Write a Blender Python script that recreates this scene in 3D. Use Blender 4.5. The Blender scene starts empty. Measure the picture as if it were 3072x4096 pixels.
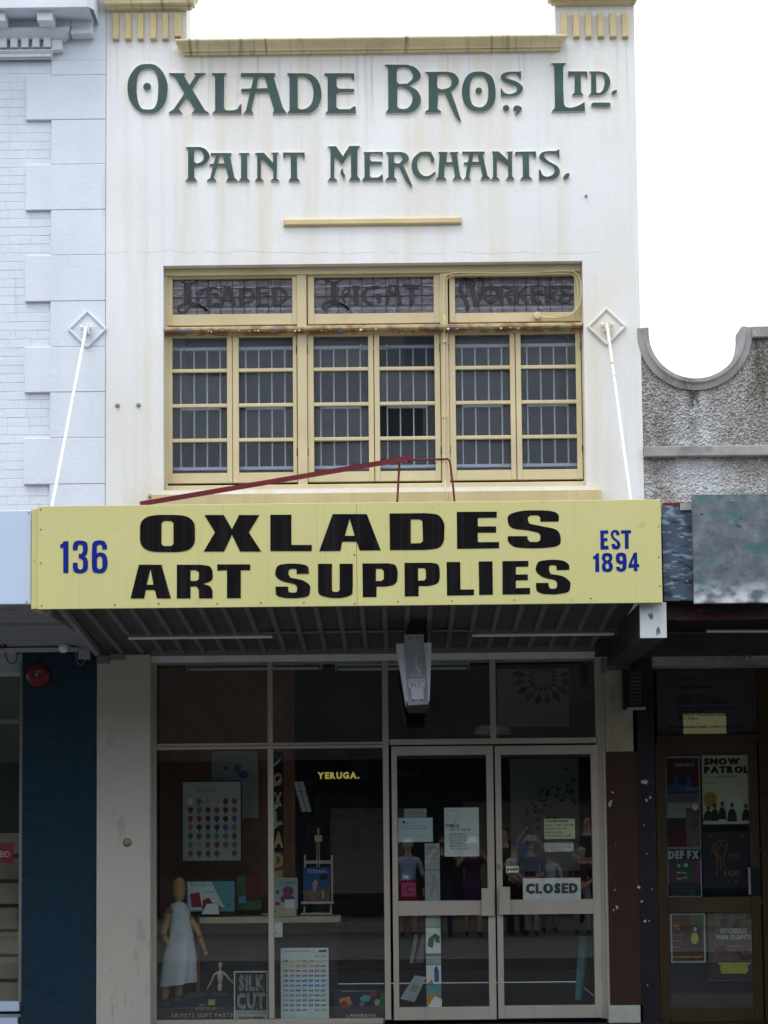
import bpy, math, random
from math import radians, sin, cos, pi
from mathutils import Matrix, Vector
from mathutils.geometry import tessellate_polygon
random.seed(7)
S = bpy.context.scene
C = S.collection
# ---------------------------------------------------------------- camera
FPX = 7840.0                      # focal length in photograph pixels (3072 wide)
CAM = Vector((0.0, -16.0, 1.6))
cd = bpy.data.cameras.new('camera')
cd.sensor_fit = 'HORIZONTAL'; cd.sensor_width = 36.0
cd.lens = 36.0*FPX/3072.0
cd.shift_y = 667.0/3072.0; cd.shift_x = 0.0
cd.clip_start = 0.1; cd.clip_end = 600
cam = bpy.data.objects.new('camera', cd); C.objects.link(cam)
ROT = Matrix.Rotation(radians(0.40), 3, 'Z') @ Matrix.Rotation(radians(90+4.70), 3, 'X') @ Matrix.Rotation(-0.0098, 3, 'Z')
cam.location = CAM; cam.rotation_euler = ROT.to_euler()
S.camera = cam
# ---------------------------------------------------------------- sky, sun, exposure
w = bpy.data.worlds.new('World'); S.world = w; w.use_nodes = True
wn = w.node_tree.nodes; wl = w.node_tree.links
for n in list(wn): wn.remove(n)
SUN_EL, SUN_AZ = radians(66), radians(205)
sky = wn.new('ShaderNodeTexSky'); sky.sky_type = 'NISHITA'; sky.sun_disc = False
sky.sun_elevation = SUN_EL; sky.sun_rotation = SUN_AZ; sky.air_density = 1.0; sky.dust_density = 2.0
b1 = wn.new('ShaderNodeBackground'); b1.inputs[1].default_value = 0.14
wl.new(sky.outputs[0], b1.inputs[0])
tc = wn.new('ShaderNodeTexCoord'); cl = wn.new('ShaderNodeTexNoise'); cl.inputs['Scale'].default_value = 1.6
cl.inputs['Detail'].default_value = 5
wl.new(tc.outputs['Generated'], cl.inputs['Vector'])
cr = wn.new('ShaderNodeValToRGB'); cr.color_ramp.elements[0].color = (.80,.87,1,1); cr.color_ramp.elements[1].color = (.95,.98,1,1)
wl.new(cl.outputs['Fac'], cr.inputs[0])
b2 = wn.new('ShaderNodeBackground'); b2.inputs[1].default_value = 1.05
wl.new(cr.outputs[0], b2.inputs[0])
mx = wn.new('ShaderNodeMixShader'); mx.inputs[0].default_value = 0.86
wo = wn.new('ShaderNodeOutputWorld')
wl.new(b1.outputs[0], mx.inputs[1]); wl.new(b2.outputs[0], mx.inputs[2]); wl.new(mx.outputs[0], wo.inputs[0])
sd = bpy.data.lights.new('sun', 'SUN'); sd.energy = 0.7; sd.angle = radians(22); sd.color = (1.0,.97,.92)
so = bpy.data.objects.new('sun', sd); C.objects.link(so)
sdir = Vector((sin(SUN_AZ)*cos(SUN_EL), cos(SUN_AZ)*cos(SUN_EL), sin(SUN_EL)))   # towards the sun
so.rotation_euler = sdir.to_track_quat('Z','Y').to_euler(); so.location = (0,-30,40)
S.render.engine = 'CYCLES'
S.view_settings.view_transform = 'Standard'; S.view_settings.look = 'None'
S.view_settings.exposure = 1.03; S.view_settings.gamma = 1; S.view_settings.use_curve_mapping = False
S.cycles.max_bounces = 10; S.cycles.transparent_max_bounces = 16; S.cycles.transmission_bounces = 8

# ---------------------------------------------------------------- measuring: photograph pixel -> metres on a vertical plane
def W(sx, sy, Y=0.0):
    d = ROT @ Vector(((sx-1536)/FPX, -(sy-2048)/FPX + 667.0/FPX, -1.0))
    t = (Y-CAM.y)/d.y
    p = CAM + d*t
    return p.x, p.z
def R(x0, y0, x1, y1, Y=0.0):
    xm, ym = (x0+x1)/2, (y0+y1)/2
    return W(x0,ym,Y)[0], W(x1,ym,Y)[0], W(xm,y1,Y)[1], W(xm,y0,Y)[1]
# ---------------------------------------------------------------- materials
M = {}
def _n(t, k, **kw):
    n = t.nodes.new(k)
    for a, v in kw.items(): setattr(n, a, v)
    return n
def mat(name, col, rough=.7, var=.12, vs=2.5, bump=.15, bs=60, metal=0.0, spec=.3,
        streak=None, spots=None):
    m = bpy.data.materials.new(name); m.use_nodes = True; t = m.node_tree; L = t.links
    bs_ = t.nodes['Principled BSDF']
    bs_.inputs['Roughness'].default_value = rough; bs_.inputs['Metallic'].default_value = metal
    bs_.inputs['Specular IOR Level'].default_value = spec
    g = _n(t, 'ShaderNodeNewGeometry'); pos = g.outputs['Position']
    nz = _n(t, 'ShaderNodeTexNoise'); nz.inputs['Scale'].default_value = vs; nz.inputs['Detail'].default_value = 8
    L.new(pos, nz.inputs['Vector'])
    mr = _n(t, 'ShaderNodeMapRange'); mr.inputs[1].default_value = .3; mr.inputs[2].default_value = .7
    mr.inputs[3].default_value = 1-var; mr.inputs[4].default_value = 1+var*.6
    L.new(nz.outputs['Fac'], mr.inputs[0])
    mu = _n(t, 'ShaderNodeMix', data_type='RGBA', blend_type='MULTIPLY'); mu.inputs[0].default_value = 1
    mu.inputs[6].default_value = (*col, 1); L.new(mr.outputs[0], mu.inputs[7])
    out = mu.outputs[2]
    def mixmask(prev, mask, c):
        q = _n(t, 'ShaderNodeMix', data_type='RGBA'); L.new(mask, q.inputs[0]); L.new(prev, q.inputs[6]); q.inputs[7].default_value = (*c, 1)
        return q.outputs[2]
    def noise_mask(scale, lo, hi, amt, det=6, off=0):
        mp = _n(t, 'ShaderNodeMapping'); mp.inputs['Scale'].default_value = scale; mp.inputs['Location'].default_value = (off,off*.7,off*.3)
        L.new(pos, mp.inputs['Vector'])
        n2 = _n(t, 'ShaderNodeTexNoise'); n2.inputs['Scale'].default_value = 1; n2.inputs['Detail'].default_value = det
        L.new(mp.outputs[0], n2.inputs['Vector'])
        r2 = _n(t, 'ShaderNodeMapRange'); r2.inputs[1].default_value = lo; r2.inputs[2].default_value = hi
        r2.inputs[3].default_value = 0; r2.inputs[4].default_value = amt; L.new(n2.outputs['Fac'], r2.inputs[0])
        return r2.outputs[0]
    for i, s in enumerate(streak or []):       # (color, scale xyz, lo, hi, amount[, z0, z1])
        mk = noise_mask(s[1], s[2], s[3], s[4], off=i*13.7)
        if len(s) > 5:
            sp = _n(t, 'ShaderNodeSeparateXYZ'); L.new(pos, sp.inputs[0])
            zr = _n(t, 'ShaderNodeMapRange'); zr.inputs[1].default_value = s[5]; zr.inputs[2].default_value = s[6]
            L.new(sp.outputs[2], zr.inputs[0])
            mm = _n(t, 'ShaderNodeMath', operation='MULTIPLY'); L.new(mk, mm.inputs[0]); L.new(zr.outputs[0], mm.inputs[1]); mk = mm.outputs[0]
        out = mixmask(out, mk, s[0])
    for (c, x0, hw, ztop, zbot, amt) in (spots or []):      # one water stain running down the wall
        sp = _n(t, 'ShaderNodeSeparateXYZ'); L.new(pos, sp.inputs[0])
        a = _n(t, 'ShaderNodeMath', operation='SUBTRACT'); L.new(sp.outputs[0], a.inputs[0]); a.inputs[1].default_value = x0
        b = _n(t, 'ShaderNodeMath', operation='ABSOLUTE'); L.new(a.outputs[0], b.inputs[0])
        r = _n(t, 'ShaderNodeMapRange'); r.interpolation_type = 'SMOOTHSTEP'; r.inputs[1].default_value = hw; r.inputs[2].default_value = 0; r.inputs[3].default_value = 0; r.inputs[4].default_value = 1; L.new(b.outputs[0], r.inputs[0])
        z = _n(t, 'ShaderNodeMapRange'); z.inputs[1].default_value = zbot; z.inputs[2].default_value = ztop; L.new(sp.outputs[2], z.inputs[0])
        q1 = _n(t, 'ShaderNodeMath', operation='MULTIPLY'); L.new(r.outputs[0], q1.inputs[0]); L.new(z.outputs[0], q1.inputs[1])
        q2 = _n(t, 'ShaderNodeMath', operation='MULTIPLY'); L.new(q1.outputs[0], q2.inputs[0]); L.new(noise_mask((30,30,12), .35, .55, amt), q2.inputs[1])
        out = mixmask(out, q2.outputs[0], c)
    L.new(out, bs_.inputs['Base Color'])
    if bump:
        n3 = _n(t, 'ShaderNodeTexNoise'); n3.inputs['Scale'].default_value = bs; n3.inputs['Detail'].default_value = 5
        L.new(pos, n3.inputs['Vector'])
        bp = _n(t, 'ShaderNodeBump'); bp.inputs['Strength'].default_value = bump; bp.inputs['Distance'].default_value = .01
        L.new(n3.outputs['Fac'], bp.inputs['Height']); L.new(bp.outputs[0], bs_.inputs['Normal'])
    M[name] = m
    return m
STY = (.66,.60,.44)
mat('white_render', (.775,.778,.780), .85, .05, 1.1, .25, 25, streak=[(STY,(5,1,.35),.48,.72,.6),(STY,(1.3,1,.6),.44,.70,.48),
    ((.60,.60,.58),(14,1,.5),.56,.8,.4), ((.36,.34,.33),(22,1,.8),.56,.74,.5,7.45,8.0), ((.5,.42,.24),(3,1,1.2),.55,.7,.4,4.9,4.2)])
mat('pale_blue_render', (.675,.72,.78), .8, .05, 1.5, .35, 30, streak=[((.50,.54,.58),(3,1,.5),.5,.8,.35),((.40,.42,.44),(16,4,1.2),.66,.76,.35),((.74,.76,.80),(7,7,7),.6,.7,.4)])
mat('letter_green', (.048,.090,.083), .6, .25, 5, .12, 60, streak=[((.03,.05,.045),(3,1,1),.55,.8,.6)])
mat('letter_edge', (.80,.74,.62), .8, .12, 5)
mat('ochre_trim', (.80,.70,.43), .7, .14, 4, .2, 40, streak=[((.16,.13,.12),(18,1,.8),.56,.68,.75),((.60,.52,.34),(1.3,1,2),.5,.7,.4)])
mat('ochre_fin', (.62,.50,.27), .75, .12, 3, .2, 40, streak=[((.55,.49,.25),(2,2,2),.45,.65,.6)])
mat('cream_timber', (.60,.51,.31), .5, .10, 3, .12, 60, streak=[((.48,.35,.16),(2,2,1.5),.52,.75,.45),((.30,.28,.27),(26,5,26),.70,.74,.6)])
mat('cream_peel', (.50,.41,.22), .6, .15, 5, .5, 60, streak=[((.30,.16,.09),(9,3,14),.48,.56,.9),((.26,.27,.33),(5,3,16),.60,.64,.9)])
mat('cream_pipe', (.60,.51,.30), .4, .12, 6)
mat('stained_sill', (.58,.48,.26), .8, .12, 3, .25, 40, streak=[((.50,.36,.18),(12,1,1),.45,.7,.5)])
mat('sign_yellow', (.63,.595,.255), .38, .05, 1, .25, 2.2, spec=.5, streak=[((.56,.53,.21),(3,1,.3),.5,.8,.4),((.66,.63,.33),(1,1,3),.5,.75,.3),((.42,.40,.18),(36,1,.7),.58,.78,.32),((.40,.37,.18),(9,9,9),.68,.74,.35)])
mat('sign_black', (.006,.0055,.007), .7, .3, 3, .02, spec=.08, streak=[((.03,.026,.022),(30,1,.6),.5,.75,.5)])
mat('sign_blue', (.006,.02,.23), .5, .08, 3, .02, spec=.12)
mat('screw_metal', (.30,.27,.17), .5, .2, 9, metal=.6)
mat('red_paint', (.16,.016,.024), .45, .2, 5, .1, 60)
mat('white_metal', (.80,.80,.78), .4, .05, 4)
mat('grille_white', (.52,.55,.56), .5, .08, 4)
mat('rusty_white', (.76,.72,.64), .5, .08, 4, .2, 60, streak=[((.24,.09,.04),(16,16,4),.60,.66,.9),((.70,.58,.40),(5,5,2),.5,.7,.5)])
mat('soffit_green', (.075,.092,.075), .6, .15, 3, .1)
mat('rib_grey', (.18,.172,.168), .6, .15, 4, .1)
mat('trim_grey', (.20,.19,.18), .6, .12, 4, .1)
mat('alu_frame', (.40,.365,.315), .42, .08, 3, .06, 80, metal=.0, spec=.4, streak=[((.14,.12,.10),(8,8,1),.6,.8,.4)])
mat('beige_panel', (.50,.485,.42), .55, .06, 1.6, .08, 40, streak=[((.22,.21,.19),(6,6,4),.62,.72,.5),((.25,.23,.19),(20,20,5),.6,.7,.5,.9,.2),((.12,.11,.10),(11,3,14),.715,.74,.7)])
mat('teal_tile', (.010,.043,.072), .22, .35, 30, .05, 40, spec=.5, streak=[((.008,.03,.06),(6,6,9),.5,.7,.6)])
mat('grout_pale', (.035,.07,.10), .8, .35, 10)
mat('grout_dark', (.03,.022,.018), .9, .3, 10)
mat('brown_tile', (.058,.028,.018), .3, .4, 45, .05, spec=.4, streak=[((.05,.03,.02),(5,5,3),.45,.65,.6)])
mat('pale_plaster', (.42,.45,.40), .85, .15, 6, .3, 40, streak=[((.1,.1,.09),(14,6,10),.66,.7,.7)])
mat('cream_block', (.36,.33,.24), .8, .15, 6, .2, 40, streak=[((.15,.14,.1),(10,5,5),.58,.7,.6)])
mat('black_paint', (.010,.012,.018), .5, .3, 6, .15, 40, streak=[((.12,.12,.12),(14,14,9),.75,.76,.6)])
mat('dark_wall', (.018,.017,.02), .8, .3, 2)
mat('timber_board', (.26,.105,.05), .5, .25, 4, .15, 40, streak=[((.07,.025,.012),(25,4,25),.6,.7,.5)])
mat('shop_floor', (.10,.09,.08), .6, .2, 4)
mat('grey_roughcast', (.31,.30,.285), .95, .25, 14, .6, 130, streak=[((.62,.64,.68),(2.2,1,1.2),.50,.62,.75),((.16,.145,.11),(3,1,.9),.52,.64,.75),((.60,.60,.58),(70,70,70),.53,.58,.6),((.10,.085,.06),(75,75,75),.56,.60,.65)], spots=[((.07,.06,.045),2.475,.10,5.30,4.6,1.0),((.07,.06,.05),3.05,.12,5.6,4.8,.9)])
mat('grey_coping', (.36,.35,.34), .9, .2, 6, .4, 50, spots=[((.10,.075,.07),2.43,.13,5.6,4.9,1.0)], streak=[((.12,.10,.10),(3,1,3),.5,.64,.7),((.36,.36,.30),(9,3,5),.55,.7,.6)])
mat('blue_paint_board', (.07,.11,.16), .5, .3, 5, .2, 40, streak=[((.30,.38,.50),(9,3,30),.54,.62,.8),((.015,.02,.03),(7,3,24),.56,.62,.8),((.40,.38,.34),(14,3,30),.66,.70,.9)])
mat('grey_paint_board', (.135,.165,.19), .7, .35, 9, .3, 30, streak=[((.25,.26,.29),(13,1,11),.52,.70,.55),((.06,.075,.09),(9,1,14),.58,.70,.5),((.02,.20,.15),(5.2,1,5.0),.44,.60,.65,3.90,3.98),((.03,.16,.13),(2.6,1,4.0),.545,.62,.75),((.10,.10,.13),(6,2,9),.52,.66,.7),((.03,.03,.04),(20,2,34),.68,.71,.9),((.62,.66,.72),(7,2,10),.42,.60,1.0,3.42,3.25)])
mat('maroon_board', (.045,.010,.012), .4, .3, 4, .1, streak=[((.02,.02,.025),(3,3,12),.45,.55,.9),((.10,.10,.11),(5,3,20),.63,.67,.6)])
mat('flaky_white', (.62,.66,.66), .6, .06, 5, .2, 40, streak=[((.08,.07,.06),(24,8,10),.62,.66,.9)])
mat('bracket_dark', (.06,.055,.05), .7, .25, 5)
mat('dark_timber', (.085,.055,.024), .45, .18, 6, .1, 60, spec=.4)
mat('lamp_grey', (.40,.47,.56), .5, .12, 6, .05)
mat('lamp_side', (.86,.88,.90), .35, .06, 4, .02)
mat('paper_white', (.74,.76,.78), .8, .03, 3, 0)
mat('paper_blue', (.60,.70,.74), .8, .04, 3, 0)
mat('paper_yellow', (.66,.69,.46), .8, .04, 3, 0)
mat('paper_grey', (.42,.44,.45), .8, .1, 3, 0)
mat('dark_panel', (.085,.09,.10), .3, .1, 3, 0)
mat('print_black', (.02,.02,.022), .7, .1, 3, 0)
for nm_,c_ in dict(red=(.75,.05,.06),yellow=(.85,.74,.08),orange=(.80,.34,.06),blue=(.05,.16,.62),green=(.10,.42,.18),teal=(.05,.35,.42),purple=(.38,.05,.16),dark=(.06,.07,.12),brown=(.36,.18,.10)).items(): mat('ink_'+nm_, c_, .8, .05, 4, 0)
mat('crack_line', (.55,.54,.51), .9, .05, 4, 0)
mat('dull_line', (.095,.095,.095), .9, .3, 9, 0)
mat('print_mid', (.26,.26,.27), .7, .4, 20, 0)
mat('print_grey', (.16,.16,.17), .7, .1, 3, 0)
mat('print_gold', (.42,.36,.13), .5, .1, 3, 0)
mat('print_red', (.30,.03,.035), .7, .1, 3, 0)
mat('print_dark_red', (.13,.02,.02), .7, .3, 12, 0)
mat('print_yellow', (.75,.70,.04), .6, .05, 3, 0)
mat('print_orange', (.55,.25,.04), .6, .1, 3, 0)
mat('print_green', (.05,.14,.05), .6, .3, 20, 0)
mat('print_blue', (.03,.09,.30), .6, .3, 14, 0)
mat('print_teal', (.10,.33,.38), .6, .1, 4, 0)
mat('print_purple', (.20,.05,.16), .6, .3, 14, 0)
mat('print_brown', (.20,.13,.11), .7, .5, 16, 0)
mat('print_navy', (.018,.022,.035), .5, .2, 5, 0)
mat('wood_light', (.50,.31,.11), .45, .15, 9, .05)
mat('wood_pale', (.55,.50,.36), .55, .12, 9, .05)
mat('apron_white', (.66,.70,.78), .85, .06, 6, .3, 12)
mat('bell_red', (.17,.008,.008), .35, .12, 6, .02, spec=.5)
mat('pipe_white', (.46,.47,.48), .5, .1, 6)
mat('box_grey', (.36,.37,.37), .5, .1, 6)
mat('cable_black', (.02,.02,.02), .5, .1, 6)
mat('left_soffit', (.30,.315,.33), .6, .08, 3)
mat('fascia_pale', (.56,.66,.84), .35, .03, 1, .02, spec=.5)
mat('green_dark', (.012,.02,.012), .7, .4, 3)
mat('carton', (.26,.21,.15), .8, .2, 5)
mat('asphalt', (.055,.055,.058), .9, .25, 6, .5, 60)
mat('footpath', (.15,.145,.137), .9, .2, 2, .3, 40)
mat('kerb_stone', (.20,.19,.18), .85, .2, 5, .3, 30)
mat('road_paint', (.17,.17,.165), .7, .15, 12)
mat('opposite_wall', (.055,.05,.05), .85, .25, 1.5)
mat('opposite_cream', (.30,.27,.22), .85, .1, 1.5)
mat('opposite_dark', (.022,.024,.03), .35, .25, 1.5)
mat('skin_tone', (.50,.30,.22), .6, .06, 9, 0)
mat('lead_dark', (.028,.027,.035), .6, .15, 8, .1)
mat('glass_letter', (.046,.042,.050), .35, .35, 18, .3, 50)
mat('mortar', (.82,.84,.86), .9, .15, 12)
mat('dusty_brick', (.18,.178,.18), .85, .3, 14, .3, 40)
for nm, c in dict(navy=(.02,.03,.08), black=(.012,.012,.014), white=(.66,.66,.70), red=(.40,.02,.025), blue=(.05,.17,.42), shirt=(.40,.48,.66),
                  beige=(.42,.36,.27), purple=(.05,.015,.07), print=(.05,.045,.045), green=(.05,.07,.03), brown=(.06,.03,.02), grey=(.30,.30,.29), denim=(.07,.10,.18)).items():
    mat('cloth_'+nm, c, .9, .2, 8, .2, 60)
def glow(name, col, strength):
    m = bpy.data.materials.new(name); m.use_nodes = True
    p = m.node_tree.nodes['Principled BSDF']; p.inputs['Base Color'].default_value = (*col,1)
    p.inputs['Emission Color'].default_value = (*col,1); p.inputs['Emission Strength'].default_value = strength
    M[name] = m
glow('neon_yellow', (.80,.66,.16), .22)
glow('panel_glow', (.42,.41,.22), .06)
def glass(name, tint=(.93,.96,.95), rough=.0, diffuse=0.0, dcol=(.1,.1,.12), bump=0.0, bs=30, refr=False, ior=1.52):
    m = bpy.data.materials.new(name); m.use_nodes = True; t = m.node_tree; L = t.links
    for n in list(t.nodes): t.nodes.remove(n)
    o = _n(t,'ShaderNodeOutputMaterial'); lw = _n(t,'ShaderNodeLayerWeight'); lw.inputs[0].default_value = .5
    pw = _n(t,'ShaderNodeMath', operation='POWER'); pw.inputs[1].default_value = 5; L.new(lw.outputs['Facing'], pw.inputs[0])
    f0 = ((ior-1)/(ior+1))**2; fr = _n(t,'ShaderNodeMapRange'); fr.inputs[3].default_value = f0; fr.inputs[4].default_value = 1; L.new(pw.outputs[0], fr.inputs[0])
    gl = _n(t,'ShaderNodeBsdfGlossy'); gl.inputs['Roughness'].default_value = max(rough,.004)
    if refr:
        tr = _n(t,'ShaderNodeBsdfRefraction'); tr.inputs['IOR'].default_value = 1.02; tr.inputs['Roughness'].default_value = .25
    else:
        tr = _n(t,'ShaderNodeBsdfTransparent')
    tr.inputs[0].default_value = (*tint,1)
    if refr:
        t2 = _n(t,'ShaderNodeBsdfTransparent'); t2.inputs[0].default_value = (*tint,1); m3 = _n(t,'ShaderNodeMixShader'); m3.inputs[0].default_value = .4
        L.new(t2.outputs[0], m3.inputs[1]); L.new(tr.outputs[0], m3.inputs[2]); tr = m3
    mxx = _n(t,'ShaderNodeMixShader'); L.new(fr.outputs[0], mxx.inputs[0]); L.new(tr.outputs[0], mxx.inputs[1]); L.new(gl.outputs[0], mxx.inputs[2])
    last = mxx.outputs[0]
    if diffuse:
        df = _n(t,'ShaderNodeBsdfDiffuse'); df.inputs[0].default_value = (*dcol,1)
        m2 = _n(t,'ShaderNodeMixShader'); m2.inputs[0].default_value = diffuse
        L.new(last, m2.inputs[1]); L.new(df.outputs[0], m2.inputs[2]); last = m2.outputs[0]
    if bump:
        g = _n(t,'ShaderNodeNewGeometry'); n3 = _n(t,'ShaderNodeTexNoise'); n3.inputs['Scale'].default_value = bs
        L.new(g.outputs['Position'], n3.inputs['Vector']); bp = _n(t,'ShaderNodeBump'); bp.inputs['Strength'].default_value = bump; bp.inputs['Distance'].default_value = .01
        L.new(n3.outputs['Fac'], bp.inputs['Height']); L.new(bp.outputs[0], gl.inputs['Normal'])
    L.new(last, o.inputs[0]); M[name] = m
glass('shop_glass', (.90,.93,.92), ior=1.68, diffuse=.008, dcol=(.3,.3,.3))
glass('wavy_glass', (.86,.89,.94), rough=.16, diffuse=.02, dcol=(.17,.25,.34), bump=.5, bs=160, refr=True)
glass('greyed_glass', (.84,.87,.92), diffuse=.07, dcol=(.24,.28,.34))
glass('clear_glass', (.90,.94,.95), diffuse=.03, dcol=(.16,.19,.21))
glass('leaded_glass', (.92,.90,.95), rough=.12, diffuse=.10, dcol=(.42,.415,.42), bump=.5, bs=25)

# ---------------------------------------------------------------- objects
WL = {}
def wloc(o): return WL.get(o.name, Vector((0,0,0)))
def setup(o, loc, parent, label=None, cat=None, group=None, kind=None):
    C.objects.link(o); loc = Vector(loc); WL[o.name] = loc
    if parent is not None: o.parent = parent; o.location = loc - wloc(parent)
    else: o.location = loc
    if label: o['label'] = label
    if cat: o['category'] = cat
    if group: o['group'] = group
    if kind: o['kind'] = kind
    return o
def thing(name, label, cat, loc=(0,0,0), group=None):
    return setup(bpy.data.objects.new(name, None), loc, None, label, cat, group)
def part_empty(name, parent, loc): return setup(bpy.data.objects.new(name, None), loc, parent)
def obj(name, V, F, m, parent=None, label=None, cat=None, group=None, kind=None, mats=None, fm=None, smooth=False):
    if V:
        xs = [v[0] for v in V]; ys = [v[1] for v in V]; zs = [v[2] for v in V]
        c = Vector(((min(xs)+max(xs))/2, (min(ys)+max(ys))/2, min(zs)))
    else: c = Vector((0,0,0))
    me = bpy.data.meshes.new(name); me.from_pydata([tuple(Vector(v)-c) for v in V], [], F)
    for mm in (mats or [m]): me.materials.append(M[mm] if isinstance(mm,str) else mm)
    if fm:
        for i, p in enumerate(me.polygons): p.material_index = fm[i]
    if smooth:
        for p in me.polygons: p.use_smooth = True
    me.update()
    return setup(bpy.data.objects.new(name, me), c, parent, label, cat, group, kind)
class MB:
    def __init__(s): s.V = []; s.F = []; s.m = []
    def add(s, V, F, mi=0):
        k = len(s.V); s.V += [tuple(v) for v in V]; s.F += [tuple(i+k for i in f) for f in F]; s.m += [mi]*len(F); return s
    def box(s, x0, x1, y0, y1, z0, z1, ch=0.0, mi=0):
        if x0 > x1: x0, x1 = x1, x0
        if y0 > y1: y0, y1 = y1, y0
        if z0 > z1: z0, z1 = z1, z0
        if ch:
            ch = min(ch, (x1-x0)/3, (z1-z0)/3, (y1-y0)/2)
            V = [(x0+ch,y0,z0+ch),(x1-ch,y0,z0+ch),(x1-ch,y0,z1-ch),(x0+ch,y0,z1-ch),
                 (x0,y0+ch,z0),(x1,y0+ch,z0),(x1,y0+ch,z1),(x0,y0+ch,z1),(x0,y1,z0),(x1,y1,z0),(x1,y1,z1),(x0,y1,z1)]
            F = [(0,1,2,3)]
            for i in range(4):
                j = (i+1)%4; F += [(4+i,4+j,j,i),(8+i,8+j,4+j,4+i)]
            F += [(11,10,9,8)]
        else:
            V = [(x0,y0,z0),(x1,y0,z0),(x1,y0,z1),(x0,y0,z1),(x0,y1,z0),(x1,y1,z0),(x1,y1,z1),(x0,y1,z1)]
            F = [(0,1,2,3),(7,6,5,4),(4,5,1,0),(3,2,6,7),(1,5,6,2),(4,0,3,7)]
        return s.add(V, F, mi)
    def pbox(s, x0, y0, x1, y1, Y, t, ch=0.0, mi=0):
        a, b, c, d = R(x0,y0,x1,y1,Y); return s.box(a, b, Y, Y+t, c, d, ch, mi)
    def tube(s, pts, r, n=8, mi=0, caps=True):
        pts = [Vector(p) for p in pts]; V = []; F = []; u = None
        for i, p in enumerate(pts):
            d = (pts[min(i+1,len(pts)-1)] - pts[max(i-1,0)]).normalized()
            if u is None:
                u = d.orthogonal().normalized()
            else:
                u = (u - d*u.dot(d)).normalized()
            v = d.cross(u); rr = r[i] if isinstance(r,(list,tuple)) else r
            V += [p + (u*cos(2*pi*k/n) + v*sin(2*pi*k/n))*rr for k in range(n)]
        for i in range(len(pts)-1):
            for k in range(n): F.append((i*n+k, i*n+(k+1)%n, (i+1)*n+(k+1)%n, (i+1)*n+k))
        if caps: F += [tuple(range(n))[::-1], tuple(range((len(pts)-1)*n, len(pts)*n))]
        return s.add(V, F, mi)
    def bar(s, a, b, wx, wz, mi=0):      # rectangular bar between two points
        a = Vector(a); b = Vector(b); d = (b-a).normalized()
        u = Vector((0,0,1)).cross(d)
        u = u.normalized() if u.length > 1e-4 else Vector((1,0,0))
        v = d.cross(u).normalized(); V = []
        for p in (a, b): V += [p+u*wx/2+v*wz/2, p-u*wx/2+v*wz/2, p-u*wx/2-v*wz/2, p+u*wx/2-v*wz/2]
        return s.add(V, [(0,1,2,3),(7,6,5,4),(0,4,5,1),(1,5,6,2),(2,6,7,3),(3,7,4,0)], mi)
    def lathe(s, prof, c, axis='z', n=16, mi=0):     # prof: (r, h)
        V = []; F = []
        for r, h in prof:
            for k in range(n):
                a = 2*pi*k/n
                V.append((c[0]+r*cos(a), c[1]+r*sin(a), c[2]+h) if axis == 'z' else (c[0]+r*cos(a), c[1]-h, c[2]+r*sin(a)))
        for i in range(len(prof)-1):
            for k in range(n): F.append((i*n+k, i*n+(k+1)%n, (i+1)*n+(k+1)%n, (i+1)*n+k))
        F += [tuple(range(n))[::-1], tuple(range((len(prof)-1)*n, len(prof)*n))]
        return s.add(V, F, mi)
    def prism(s, loops, Y, t, mi=0, ms=None):        # loops in (x,z); front at Y, back at Y+t
        ms = mi if ms is None else ms
        flat = [p for l in loops for p in l]; n = len(flat)
        tri = tessellate_polygon([[Vector((p[0],p[1],0)) for p in l] for l in loops])
        V = [(p[0],Y,p[1]) for p in flat]; F = []
        for f in tri:
            a, b, c = (flat[i] for i in f)
            ar = (b[0]-a[0])*(c[1]-a[1]) - (c[0]-a[0])*(b[1]-a[1])
            F.append(tuple(f) if ar > 0 else tuple(f)[::-1])
        if not t: return s.add(V, F, mi)
        k0 = len(s.V); s.add(V, F, mi)
        V2 = [(p[0],Y+t,p[1]) for p in flat]; k1 = len(s.V); s.V += V2
        k = 0
        for l in loops:
            for i in range(len(l)):
                j = (i+1) % len(l); s.F.append((k0+k+i, k1+k+i, k1+k+j, k0+k+j)); s.m.append(ms)
            k += len(l)
        for f in F: s.F.append(tuple(k1+i for i in reversed(f))); s.m.append(ms)
        return s
    def build(s, name, m, parent=None, **kw):
        if isinstance(m, (list,tuple)): return obj(name, s.V, s.F, None, parent, mats=list(m), fm=s.m, **kw)
        return obj(name, s.V, s.F, m, parent, **kw)
def pbox(name, x0, y0, x1, y1, Y, t, m, parent=None, ch=0.0, **kw):
    return MB().pbox(x0,y0,x1,y1,Y,t,ch).build(name, m, parent, **kw)
def copy(o, loc, parent, scale=None, **kw):
    c = o.copy(); C.objects.link(c); WL[c.name] = Vector(loc)
    if parent: c.parent = parent; c.location = Vector(loc) - wloc(parent)
    else: c.location = loc
    if scale: c.scale = scale
    for k, v in kw.items(): c[k] = v
    return c
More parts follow.
